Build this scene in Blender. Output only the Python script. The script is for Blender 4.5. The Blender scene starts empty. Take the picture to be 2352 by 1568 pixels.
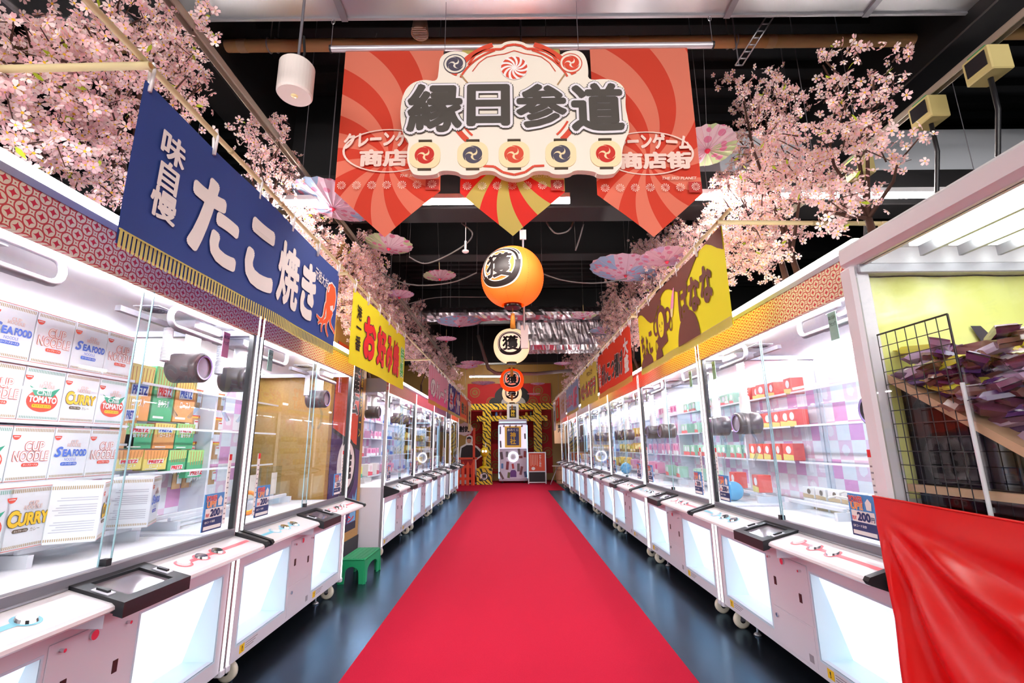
import bpy, bmesh, math, random
from math import pi, sin, cos, tan, atan, atan2, sqrt, radians
from mathutils import Vector, Matrix, Euler

SC = bpy.context.scene
COL = SC.collection

# ------------------------------------------------------------------ camera
FPX, CXP, CYP, CAMH = 1080.0, 1176.0, 784.0, 1.2
PITCH, YAW, ROLL = radians(12.478), radians(-0.067), radians(0.55)
cam_data = bpy.data.cameras.new('camera')
cam_data.sensor_width = 36.0
cam_data.lens = FPX / 2352 * 36.0
cam_data.clip_start = 0.05
cam = bpy.data.objects.new('camera', cam_data)
COL.objects.link(cam)
cam.matrix_world = (Matrix.Translation((0, 0, CAMH)) @ Matrix.Rotation(YAW, 4, 'Z')
                    @ Matrix.Rotation(pi / 2 + PITCH, 4, 'X') @ Matrix.Rotation(-ROLL, 4, 'Z'))
SC.camera = cam

# ------------------------------------------------------------------ world, exposure
world = bpy.data.worlds.new('hall_light')
SC.world = world
world.use_nodes = True
world.node_tree.nodes['Background'].inputs[0].default_value = (1.0, 0.97, 0.95, 1)
world.node_tree.nodes["Background"].inputs[1].default_value = 1.7
SC.view_settings.view_transform = 'Standard'
SC.view_settings.look = 'None'
SC.view_settings.gamma = 1.0
SC.view_settings.use_curve_mapping = False
SC.view_settings.exposure = 1.0
SC.cycles.use_denoising = True
SC.cycles.max_bounces = 5
SC.cycles.diffuse_bounces = 3
SC.cycles.glossy_bounces = 3
SC.cycles.use_adaptive_sampling = True
SC.cycles.adaptive_threshold = 0.05
SC.cycles.use_light_tree = False
SC.cycles.transparent_max_bounces = 20
SC.cycles.caustics_reflective = False
SC.cycles.caustics_refractive = False
SC.cycles.sample_clamp_indirect = 6.0

TUBE_E = 85.0      # ceiling tubes
ROOF_E = 9.0       # light tubes on the machine roofs
BOOTH_E = 50.0     # lamps inside the booths
OUTLET_E = 0.46    # backlit prize outlets
LED_E = 1.1        # strips on the posts

# ------------------------------------------------------------------ helpers
rnd = random.Random(7)


def S(h, a=1.0):
    c = [int(h[i:i + 2], 16) / 255 for i in (0, 2, 4)]
    return tuple((v / 12.92 if v <= 0.04045 else ((v + 0.055) / 1.055) ** 2.4) for v in c) + (a,)


def at(x, y, Y=None, X=None, Z=None):
    """point of the place seen at (x, y) of the photograph, at a known depth, side or height"""
    dx, dy = x - CXP, y - CYP
    u = (dx * cos(ROLL) - dy * sin(ROLL)) / FPX
    v = -(dx * sin(ROLL) + dy * cos(ROLL)) / FPX
    d = Vector((u, cos(PITCH) - v * sin(PITCH), sin(PITCH) + v * cos(PITCH)))
    d = Matrix.Rotation(YAW, 3, 'Z') @ d
    t = Y / d.y if Y is not None else X / d.x if X is not None else (Z - CAMH) / d.z
    return Vector((0, 0, CAMH)) + d * t


MATS = {}


def M(name, hexc='ffffff', rough=0.5, metal=0.0, emit=0.0, ehex=None, spec=0.5, coat=0.0, trans=0.0):
    if name in MATS:
        return MATS[name]
    m = bpy.data.materials.new(name)
    m.use_nodes = True
    b = m.node_tree.nodes['Principled BSDF']
    b.inputs['Base Color'].default_value = S(hexc)
    b.inputs['Roughness'].default_value = rough
    b.inputs['Metallic'].default_value = metal
    b.inputs['Specular IOR Level'].default_value = spec
    b.inputs['Coat Weight'].default_value = coat
    if emit:
        b.inputs['Emission Color'].default_value = S(ehex or hexc)
        b.inputs['Emission Strength'].default_value = emit
        if emit < 3.0 and 'outlet' not in name:
            m.cycles.emission_sampling = 'NONE'
    MATS[name] = m
    return m


class NT:
    """tiny node helper"""
    def __init__(self, m):
        self.t = m.node_tree
        self.b = self.t.nodes.get('Principled BSDF')
        self.out = self.t.nodes.get('Material Output')

    def n(self, kind, **kw):
        nd = self.t.nodes.new(kind)
        for k, v in kw.items():
            setattr(nd, k, v)
        return nd

    def link(self, a, b):
        self.t.links.new(a, b)

    def math(self, op, a, b=None, c=None):
        nd = self.n('ShaderNodeMath', operation=op)
        for i, v in enumerate((a, b, c)):
            if v is None:
                continue
            if isinstance(v, (int, float)):
                nd.inputs[i].default_value = v
            else:
                self.link(v, nd.inputs[i])
        return nd.outputs[0]

    def mix(self, f, a, b):
        nd = self.n('ShaderNodeMix', data_type='RGBA')
        for i, v in ((0, f), (6, a), (7, b)):
            if isinstance(v, (int, float)):
                nd.inputs[i].default_value = v
            elif isinstance(v, tuple):
                nd.inputs[i].default_value = v
            else:
                self.link(v, nd.inputs[i])
        return nd.outputs[2]

    def obj(self):
        s = self.n('ShaderNodeSeparateXYZ')
        self.link(self.n('ShaderNodeTexCoord').outputs['Object'], s.inputs[0])
        return s.outputs

    def noise(self, scale, detail=2.0, vec=None):
        nd = self.n('ShaderNodeTexNoise')
        nd.inputs['Scale'].default_value = scale
        nd.inputs['Detail'].default_value = detail
        tc = vec or self.n('ShaderNodeTexCoord').outputs['Object']
        self.link(tc, nd.inputs['Vector'])
        return nd.outputs['Fac']

    def bump(self, h, strength=0.2, dist=0.01):
        nd = self.n('ShaderNodeBump')
        nd.inputs['Strength'].default_value = strength
        nd.inputs['Distance'].default_value = dist
        self.link(h, nd.inputs['Height'])
        self.link(nd.outputs[0], self.b.inputs['Normal'])


def cloth(name, hexc='ffffff', transl=0.25, rough=0.8):
    """woven cloth that lets some light through"""
    if name in MATS:
        return MATS[name]
    m = M(name, hexc, rough)
    n = NT(m)
    tr = n.n('ShaderNodeBsdfTranslucent')
    tr.inputs[0].default_value = S(hexc)
    mx = n.n('ShaderNodeMixShader')
    mx.inputs[0].default_value = transl
    n.link(n.b.outputs[0], mx.inputs[1])
    n.link(tr.outputs[0], mx.inputs[2])
    n.link(mx.outputs[0], n.out.inputs[0])
    return m


def glass(name, hexc='fcfeff', refl=1.0):
    if name in MATS:
        return MATS[name]
    m = bpy.data.materials.new(name)
    m.use_nodes = True
    n = NT(m)
    tr = n.n('ShaderNodeBsdfTransparent')
    tr.inputs[0].default_value = S(hexc)
    gl = n.n('ShaderNodeBsdfGlossy')
    gl.inputs['Roughness'].default_value = 0.02
    fr = n.n('ShaderNodeFresnel')
    fr.inputs[0].default_value = 1.45
    mx = n.n('ShaderNodeMixShader')
    back = n.n('ShaderNodeNewGeometry').outputs['Backfacing']
    n.link(n.math('MULTIPLY', n.math('MULTIPLY', fr.outputs[0], refl), n.math('SUBTRACT', 1.0, back)), mx.inputs[0])
    n.link(tr.outputs[0], mx.inputs[1])
    n.link(gl.outputs[0], mx.inputs[2])
    n.link(mx.outputs[0], n.out.inputs[0])
    MATS[name] = m
    return m


class MB:
    """collects faces; build() links them as one mesh object"""
    def __init__(self):
        self.v, self.f, self.mi, self.sm = [], [], [], []

    def add(self, vs, fs, mi=0, smooth=False):
        o = len(self.v)
        self.v += [tuple(p) for p in vs]
        for f in fs:
            self.f.append(tuple(i + o for i in f))
            self.mi.append(mi)
            self.sm.append(smooth)
        return self

    def box(self, x0, x1, y0, y1, z0, z1, mi=0, bev=0.0):
        if bev:
            b = bev
            ring = [(x0 + b, y0), (x1 - b, y0), (x1, y0 + b), (x1, y1 - b), (x1 - b, y1), (x0 + b, y1), (x0, y1 - b), (x0, y0 + b)]
            inn = [(x0 + 2 * b, y0 + b), (x1 - 2 * b, y0 + b), (x1 - b, y0 + 2 * b), (x1 - b, y1 - 2 * b), (x1 - 2 * b, y1 - b), (x0 + 2 * b, y1 - b), (x0 + b, y1 - 2 * b), (x0 + b, y0 + 2 * b)]
            vs = [(x, y, z0) for x, y in inn] + [(x, y, z0 + b) for x, y in ring] + [(x, y, z1 - b) for x, y in ring] + [(x, y, z1) for x, y in inn]
            fs = [tuple(range(7, -1, -1)), tuple(range(24, 32))]
            for l in range(3):
                for i in range(8):
                    j = (i + 1) % 8
                    fs.append((l * 8 + i, l * 8 + j, l * 8 + 8 + j, l * 8 + 8 + i))
            return self.add(vs, fs, mi)
        vs = [(x, y, z) for z in (z0, z1) for y in (y0, y1) for x in (x0, x1)]
        return self.add(vs, [(0, 2, 3, 1), (4, 5, 7, 6), (0, 1, 5, 4), (2, 6, 7, 3), (0, 4, 6, 2), (1, 3, 7, 5)], mi)

    def poly(self, pts, y0, y1, mi=0):
        """outline (x, z) pushed from y0 (front) to y1"""
        a = sum(pts[i][0] * pts[(i + 1) % len(pts)][1] - pts[(i + 1) % len(pts)][0] * pts[i][1] for i in range(len(pts)))
        if a < 0:
            pts = pts[::-1]
        n = len(pts)
        vs = [(x, y0, z) for x, z in pts] + [(x, y1, z) for x, z in pts]
        fs = [tuple(range(n)), tuple(range(2 * n - 1, n - 1, -1))]
        fs += [(i, n + i, n + (i + 1) % n, (i + 1) % n) for i in range(n)]
        return self.add(vs, fs, mi)

    def flat(self, pts, y, mi=0):
        a = sum(pts[i][0] * pts[(i + 1) % len(pts)][1] - pts[(i + 1) % len(pts)][0] * pts[i][1] for i in range(len(pts)))
        if a < 0:
            pts = pts[::-1]
        return self.add([(x, y, z) for x, z in pts], [tuple(range(len(pts)))], mi)

    def ringflat(self, cx, cz, r0, r1, y, a0=0.0, a1=2 * pi, n=40, sx=1.0, mi=0, r1b=None, y1=None):
        vs, fs = [], []
        for i in range(n + 1):
            t = i / n
            a = a0 + (a1 - a0) * t
            ro = r1 + ((r1b - r1) * t if r1b is not None else 0)
            vs += [(cx + cos(a) * r0 * sx, y, cz + sin(a) * r0), (cx + cos(a) * ro * sx, y, cz + sin(a) * ro)]
        for i in range(n):
            fs.append((2 * i, 2 * i + 1, 2 * i + 3, 2 * i + 2))
        return self.add(vs, fs, mi)

    def cyl(self, p0, p1, r0, r1=None, n=14, mi=0, caps=True, smooth=True):
        p0, p1 = Vector(p0), Vector(p1)
        r1 = r0 if r1 is None else r1
        d = (p1 - p0)
        q = d.to_track_quat('Z', 'Y')
        vs = []
        for p, r in ((p0, r0), (p1, r1)):
            for i in range(n):
                a = 2 * pi * i / n
                vs.append(p + q @ Vector((cos(a) * r, sin(a) * r, 0)))
        self.add(vs, [(i, (i + 1) % n, n + (i + 1) % n, n + i) for i in range(n)], mi, smooth)
        if caps:
            self.add(vs[:n], [tuple(range(n - 1, -1, -1))], mi)
            self.add(vs[n:], [tuple(range(n))], mi)
        return self

    def tube(self, pts, r, n=8, mi=0, r_end=None, closed=False):
        pts = [Vector(p) for p in pts]
        k = len(pts)
        vs, fs = [], []
        nrm = None
        for i, p in enumerate(pts):
            d = (pts[(i + 1) % k] - pts[i - 1]) if closed else (pts[min(i + 1, k - 1)] - pts[max(i - 1, 0)])
            d = d.normalized() if d.length > 1e-9 else Vector((0, 0, 1))
            if nrm is None:
                nrm = d.orthogonal().normalized()
            nrm = (nrm - d * nrm.dot(d))
            nrm = nrm.normalized() if nrm.length > 1e-6 else d.orthogonal().normalized()
            bi = d.cross(nrm)
            rr = r if r_end is None else r + (r_end - r) * i / max(1, k - 1)
            for j in range(n):
                a = 2 * pi * j / n
                vs.append(p + nrm * (cos(a) * rr) + bi * (sin(a) * rr))
        for i in range(k if closed else k - 1):
            i2 = (i + 1) % k
            for j in range(n):
                fs.append((i * n + j, i * n + (j + 1) % n, i2 * n + (j + 1) % n, i2 * n + j))
        if not closed:
            fs += [tuple(range(n - 1, -1, -1)), tuple(range((k - 1) * n, k * n))]
        return self.add(vs, fs, mi, True)

    def lathe(self, prof, n=32, mi=0, c=(0, 0, 0), smooth=True, axis='Z'):
        vs, fs = [], []
        for r, z in prof:
            for i in range(n):
                a = 2 * pi * i / n
                p = (cos(a) * r, sin(a) * r, z) if axis == 'Z' else (cos(a) * r, z, sin(a) * r) if axis == 'Y' else (z, cos(a) * r, sin(a) * r)
                vs.append((p[0] + c[0], p[1] + c[1], p[2] + c[2]))
        for l in range(len(prof) - 1):
            for i in range(n):
                j = (i + 1) % n
                fs.append((l * n + i, l * n + j, (l + 1) * n + j, (l + 1) * n + i))
        return self.add(vs, fs, mi, smooth)

    def quad(self, a, b, c, d, mi=0):
        return self.add([a, b, c, d], [(0, 1, 2, 3)], mi)

    def mesh(self, name, *mats):
        me = bpy.data.meshes.new(name)
        me.from_pydata(self.v, [], self.f)
        for m in mats:
            me.materials.append(m)
        me.polygons.foreach_set('material_index', self.mi)
        me.polygons.foreach_set('use_smooth', self.sm)
        me.update()
        return me

    def build(self, name, mat, parent=None, kind=None, **kw):
        mats = mat if isinstance(mat, (list, tuple)) else (mat,)
        o = bpy.data.objects.new(name, self.mesh(name, *mats))
        COL.objects.link(o)
        if parent:
            o.parent = parent
        if kind:
            o['kind'] = kind
        for k, v in kw.items():
            o[k] = v
        return o


def tag(o, label, cat, group=None, kind=None):
    o['label'] = label
    o['category'] = cat
    if group:
        o['group'] = group
    if kind:
        o['kind'] = kind
    return o


def thing(name, label, cat, loc=(0, 0, 0), rz=0.0, group=None):
    o = bpy.data.objects.new(name, None)
    o.empty_display_size = 0.1
    COL.objects.link(o)
    o.location = loc
    o.rotation_euler = (0, 0, rz)
    return tag(o, label, cat, group)


def copy_tree(o, parent=None, label=None, group=None):
    c = o.copy()
    COL.objects.link(c)
    c.parent = parent
    if label:
        c['label'] = label
    if group:
        c['group'] = group
    for ch in list(o.children):
        copy_tree(ch, c)
    return c


GLY = {}


def glyphs(s, bold, shear=0.0, vertical=False):
    """letters as (verts, faces) in the x-z plane; bold thickens the strokes by laying shifted copies together"""
    key = (s, bold, shear, vertical)
    if key in GLY:
        return GLY[key]
    k0 = (s, None, shear, vertical)
    if k0 not in GLY:
        cu = bpy.data.curves.new('letters', 'FONT')
        cu.body = '\n'.join(s) if vertical else s
        cu.size = 1.0
        cu.resolution_u = 3
        cu.shear = shear
        cu.fill_mode = 'FRONT'
        cu.space_line = 0.98
        if vertical:
            cu.align_x = 'CENTER'
        o = bpy.data.objects.new('letters', cu)
        me = bpy.data.meshes.new_from_object(o)
        GLY[k0] = ([(v.co.x, v.co.y) for v in me.vertices], [tuple(p.vertices) for p in me.polygons])
        bpy.data.objects.remove(o)
        bpy.data.curves.remove(cu)
        bpy.data.meshes.remove(me)
    v0, f0 = GLY[k0]
    offs = [(0.0, 0.0)]
    r = bold
    while r > 0.004:
        n = 8 if r < 0.045 else 14
        offs += [(cos(2 * pi * i / n) * r, sin(2 * pi * i / n) * r) for i in range(n)]
        r -= 0.05
    vs, fs = [], []
    for dx, dz in offs:
        o = len(vs)
        vs += [(x + dx, z + dz) for x, z in v0]
        fs += [tuple(i + o for i in f) for f in f0]
    GLY[key] = (vs, fs)
    return GLY[key]


def txt(parent, s, rect, mat, y=-0.004, bold=0.0, vertical=False, shear=0.0, rot=0.0, name='lettering', outline=(), warp=None, arch=0.0):
    """lettering fitted into rect (x0, z0, x1, z1) on the face y of the parent; outline = [(extra bold, material, y step)]"""
    vs, fs = glyphs(s, bold, shear, vertical)
    if not vs:
        return
    ax, bx = min(v[0] for v in vs), max(v[0] for v in vs)
    az, bz = min(v[1] for v in vs), max(v[1] for v in vs)
    x0, z0, x1, z1 = rect
    sx, sz = (x1 - x0) / (bx - ax), (z1 - z0) / (bz - az)
    cx, cz = (x0 + x1) / 2, (z0 + z1) / 2
    layers = [(bold, mat, y)] + [(bold + e, om, y + dy) for e, om, dy in outline]
    first = None
    for b, m, yy in layers:
        vs, fs = glyphs(s, b, shear, vertical)
        out = []
        nv0 = len(GLY[(s, None, shear, vertical)][0])
        y_ = yy
        for k_, (vx, vz) in enumerate(vs):
            yy = y_ - 4e-5 * (k_ // nv0)
            px, pz = (vx - (ax + bx) / 2) * sx, (vz - (az + bz) / 2) * sz
            if arch:
                pz += arch * (1 - (px / ((x1 - x0) / 2)) ** 2)
            px, pz = px * cos(rot) - pz * sin(rot) + cx, px * sin(rot) + pz * cos(rot) + cz
            out.append(warp(px, yy, pz) if warp else (px, yy, pz))
        mb = MB().add(out, [f for f in fs])
        o = mb.build(name if first is None else name + '_outline', m, parent)
        first = first or o
    return first


def comma(cx, cz, R, a0, y, mb, mi=0, flip=1, n=18):
    """one comma of a three-comma crest"""
    L, Rr = [], []
    for i in range(n + 1):
        t = i / n
        a = a0 + flip * t * 2.35
        rho = R * (0.45 + 0.49 * t ** 0.7)
        w = R * 0.35 * (1 - t) ** 0.85
        L.append((cx + cos(a) * (rho + w), cz + sin(a) * (rho + w)))
        Rr.append((cx + cos(a) * (rho - w), cz + sin(a) * (rho - w)))
    head = []
    hx, hz = cx + cos(a0) * R * 0.45, cz + sin(a0) * R * 0.45
    for i in range(1, 9):
        b = a0 + pi + flip * pi * i / 9
        head.append((hx + cos(b) * R * 0.35, hz + sin(b) * R * 0.35))
    pts = L + Rr[::-1][1:] + head
    mb.flat(pts, y, mi)


def crest(cx, cz, R, y, mb, mi=0, flip=1, a=pi / 2):
    for k in range(3):
        comma(cx, cz, R, a + k * 2 * pi / 3, y, mb, mi, flip)


def pinwheel(cx, cz, R, y, mb, mi=0, n=11, w=0.27):
    for k in range(n):
        a = 2 * pi * k / n
        A, B = [], []
        for i in range(7):
            t = i / 6
            r = R * (0.16 + 0.84 * t)
            tw = a + 0.75 * t
            h = w * (0.12 + 0.88 * t ** 0.7) * (1.0 if t < 0.99 else 0.8)
            A.append((cx + cos(tw + h * 0.5) * r, cz + sin(tw + h * 0.5) * r))
            B.append((cx + cos(tw - h * 0.5) * r, cz + sin(tw - h * 0.5) * r))
        mb.flat(A + B[::-1], y, mi)


def circle(cx, cz, r, n=32, sx=1.0):
    return [(cx + cos(2 * pi * i / n) * r * sx, cz + sin(2 * pi * i / n) * r) for i in range(n)]


def rrect(x0, z0, x1, z1, r, n=4):
    pts = []
    for cx, cz, a in ((x1 - r, z1 - r, 0), (x0 + r, z1 - r, pi / 2), (x0 + r, z0 + r, pi), (x1 - r, z0 + r, 1.5 * pi)):
        for i in range(n + 1):
            b = a + pi / 2 * i / n
            pts.append((cx + cos(b) * r, cz + sin(b) * r))
    return pts

# ------------------------------------------------------------------ common materials
WHITE = M('white_paint', 'f2eff4', 0.4)
MAUVE = M('machine_white_enamel', 'dcdae6', 0.35)
ALU = M('brushed_aluminium', 'b9b7bd', 0.35, 0.7)
ALUD = M('grey_aluminium', '8d8a92', 0.4, 0.6)
BLACK = M('black_plastic', '15151a', 0.4)
DARK = M('dark_rubber', '0c0c0e', 0.7)
CHROME = M('chrome', 'd8d8dc', 0.12, 1.0)
GLASS = glass('clear_glass')
SHELFGLASS = glass('shelf_glass', 'e8f6fb', 0.8)
GEDGE = M('glass_edge', '9fc4cc', 0.2)
LAMP_BOOTH = M('booth_lamp_light', 'ffffff', emit=BOOTH_E, ehex='fdfbff')
LAMP_ROOF = M('roof_tube_light', 'ffffff', emit=ROOF_E, ehex='fff8f4')
LAMP_LED = M('post_led_light', 'ffffff', emit=LED_E, ehex='fbfaff')
LAMP_TUBE = M('ceiling_tube_light', 'ffffff', emit=TUBE_E, ehex='fff6f0')
LAMP_OUT = M('outlet_backlight', 'e8f7ff', emit=OUTLET_E, ehex='d3ecfb')
RED_INK = M('red_ink', 'e0242c', 0.6)
WHITE_INK = M('white_ink', 'f7f4f2', 0.6)
BLACK_INK = M('black_ink', '1b1718', 0.6)
BLUE_INK = M('blue_ink', '2a4ea8', 0.6)
PRINT_RED = M('panel_print_red', 'f2707c', 0.4)
PRINT_BLUE = M('panel_print_blue', '86cfe4', 0.4)
YELLOW_STICK = M('yellow_sticker', 'f3c81e', 0.5)

# ------------------------------------------------------------------ structure
def floor_mat():
    """polished black vinyl; the blue of the reflected light is put into its gloss"""
    m = M('black_polished_vinyl', '0a0d16', 0.6, spec=0.2)
    n = NT(m)
    gl = n.n('ShaderNodeBsdfGlossy')
    gl.inputs[0].default_value = (0.42, 0.70, 1.0, 1)  # blue cast of the mirrored lamplight, carried by the gloss colour
    n.link(n.math('MULTIPLY_ADD', n.noise(2.2, 4), 0.14, 0.17), gl.inputs['Roughness'])
    fr = n.n('ShaderNodeFresnel')
    fr.inputs[0].default_value = 1.75
    bp = n.n('ShaderNodeBump')
    bp.inputs['Strength'].default_value = 0.06
    bp.inputs['Distance'].default_value = 0.01
    n.link(n.noise(14.0, 3), bp.inputs['Height'])
    n.link(bp.outputs[0], gl.inputs['Normal'])
    mx = n.n('ShaderNodeMixShader')
    n.link(fr.outputs[0], mx.inputs[0])
    n.link(n.b.outputs[0], mx.inputs[1])
    n.link(gl.outputs[0], mx.inputs[2])
    n.link(mx.outputs[0], n.out.inputs[0])
    return m


MB().box(-7, 7, -8, 17.3, -0.1, 0.0).build('floor', floor_mat(), kind='structure')

m = M('black_ceiling_deck', '0b0b0d', 0.6)
cb = MB()
yy = -8.0
prof = []
while yy < 17.3:
    prof += [(yy, 5.0), (yy + 0.10, 5.0), (yy + 0.13, 4.93), (yy + 0.23, 4.93), (yy + 0.26, 5.0)]
    yy += 0.26
for (a, za), (b, zb) in zip(prof, prof[1:]):
    if b > a:
        cb.quad((-7, a, za), (7, a, za), (7, b, zb), (-7, b, zb))
cb.box(-7, 7, -8, 17.3, 5.02, 5.1)
cb.build('ceiling', m, kind='structure')

DARKWALL = M('dark_wall_paint', '1a181b', 0.7)
MB().box(-7.1, -7, -8, 17.3, 0, 5.1).build('wall_left', DARKWALL, kind='structure')
MB().box(7, 7.1, -8, 17.3, 0, 5.1).build('wall_right', DARKWALL, kind='structure')


def gold_mat():
    m = M('gold_wall_paper', 'b58a45', 0.5)
    n = NT(m)
    f = n.noise(60, 3)
    n.link(n.mix(f, S('a97c38'), S('c39b56')), n.b.inputs['Base Color'])
    return m


GOLD = gold_mat()
MB().box(-7, 7, 17.2, 17.3, 0, 5.1).build('wall_back', GOLD, kind='structure')

# carpet: a long runner and a cross piece at the far end, one carpet
def carpet_mat():
    m = M('red_carpet_pile', 'd0203f', 0.95, spec=0.1)
    n = NT(m)
    f = n.noise(420, 2)
    n.link(n.mix(f, S('960f27'), S('c01b38')), n.b.inputs['Base Color'])
    n.bump(f, 0.35, 0.004)
    return m


cp = MB()
cp.box(-0.915, 0.945, -1.0, 13.35, 0.0, 0.008)
cp.box(-1.75, 1.42, 13.35, 17.15, 0.0, 0.008)
tag(cp.build('red_carpet', carpet_mat()), 'long red carpet runner down the middle of the aisle', 'carpet')

# beams and slab steps under the ceiling
BEAM = M('black_beam_paint', '141315', 0.55)
k = 0
for (Y0, Y1, Z0, Z1) in ((4.0, 4.3, 3.36, 3.72), (7.2, 7.5, 4.25, 4.92), (10.9, 11.3, 4.15, 4.92), (14.6, 15.0, 3.75, 4.92)):
    k += 1
    MB().box(-7, 7, Y0, Y1, Z0, Z1, bev=0.01).build('trim_%d' % k, BEAM, kind='structure')
for X0 in (-2.6, 3.3):
    k += 1
    MB().box(X0, X0 + 0.3, 0.5, 17.1, 4.1, 4.99, bev=0.01).build('trim_%d' % k, BEAM, kind='structure')

# ------------------------------------------------------------------ crane game machines
def valance_mat():
    m = M('red_gold_valance_print', 'd8b070', 0.45)
    n = NT(m)
    o = n.obj()
    d = 0.0435
    sx, sz = o[0], n.math('SUBTRACT', o[2], 1.905)
    u = n.math('DIVIDE', n.math('ADD', sx, sz), d * 1.41421)
    v = n.math('DIVIDE', n.math('SUBTRACT', sx, sz), d * 1.41421)
    pu = n.math('SUBTRACT', n.math('FRACT', u), 0.5)
    pv = n.math('SUBTRACT', n.math('FRACT', v), 0.5)
    r = n.math('SQRT', n.math('ADD', n.math('MULTIPLY', pu, pu), n.math('MULTIPLY', pv, pv)))
    px = n.math('MULTIPLY', n.math('ADD', pu, pv), 0.7071)
    pz = n.math('MULTIPLY', n.math('SUBTRACT', pu, pv), 0.7071)
    st = n.math('ADD', n.math('SQRT', n.math('ABSOLUTE', px)), n.math('SQRT', n.math('ABSOLUTE', pz)))
    ring = n.math('MULTIPLY', n.math('GREATER_THAN', r, 0.43), n.math('LESS_THAN', r, 0.53))
    star = n.math('LESS_THAN', st, 0.66)
    c = n.mix(ring, S('f6ecca'), S('d24a3c'))
    c = n.mix(star, c, S('d8303a'))
    dot = n.math('GREATER_THAN', r, 0.655)
    c = n.mix(dot, c, S('d24a3c'))
    n.link(c, n.b.inputs['Base Color'])
    return m


VALANCE = valance_mat()


def tile_mat():
    """white sheet printed with pink picture squares"""
    m = M('pink_square_wall_print', 'f5d0e4', 0.45)
    n = NT(m)
    o = n.obj()
    s = 0.135
    u, w = n.math('DIVIDE', o[0], s), n.math('DIVIDE', o[2], s)
    iu, iw = n.math('FLOOR', u), n.math('FLOOR', w)
    cmb = n.n('ShaderNodeCombineXYZ')
    n.link(iu, cmb.inputs[0])
    n.link(iw, cmb.inputs[1])
    wn = n.n('ShaderNodeTexWhiteNoise', noise_dimensions='2D')
    n.link(cmb.outputs[0], wn.inputs['Vector'])
    rv = wn.outputs['Value']
    chk = n.math('ABSOLUTE', n.math('MODULO', n.math('ADD', iu, iw), 2.0))
    fu, fw = n.math('SUBTRACT', n.math('FRACT', u), 0.5), n.math('SUBTRACT', n.math('FRACT', w), 0.5)
    rr = n.math('SQRT', n.math('ADD', n.math('MULTIPLY', fu, fu), n.math('MULTIPLY', fw, fw)))
    blob = n.math('LESS_THAN', n.math('ADD', rr, n.math('MULTIPLY', n.noise(40, 2), 0.25)), 0.40)
    pink = n.mix(n.math('GREATER_THAN', rv, 0.55), S('f8d2e4'), S('eda8d4'))
    pic = n.mix(n.math('MULTIPLY', blob, n.math('LESS_THAN', rv, 0.55)), pink, S('fdeef4'))
    c = n.mix(n.math('GREATER_THAN', chk, 0.5), S('fbf4f8'), pic)
    n.link(c, n.b.inputs['Base Color'])
    return m


TILE = tile_mat()
INNER = M('booth_white_laminate', 'f3f2f6', 0.45)
LAV = M('lavender_grey_metal', 'c4c2cc', 0.35, 0.2)
CLAWBLK = M('claw_dark_shell', '565052', 0.3, 0.2)
CLEAR = glass('clear_acrylic', 'eaf4fb', 1.2)
RINGP = M('claw_ring_violet', 'b9a2ea', 0.3)
CASTER = M('caster_nylon', 'ded6c6', 0.5)
SCREEN = M('tray_screen', '6d6168', 0.08, spec=0.9)
POSTER_B = M('poster_blue', '4a8fd0', 0.5)
POSTER_N = M('poster_navy', '23346a', 0.5)
ORANGE_INK = M('orange_ink', 'f08a24', 0.5)
TAGG = M('tag_green', 'a9d3c3', 0.6)
TAGP = M('tag_pink', 'e08ab4', 0.6)
PAPER = M('white_paper', 'f3f1f0', 0.7)
DEPTH = 0.92


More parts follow.
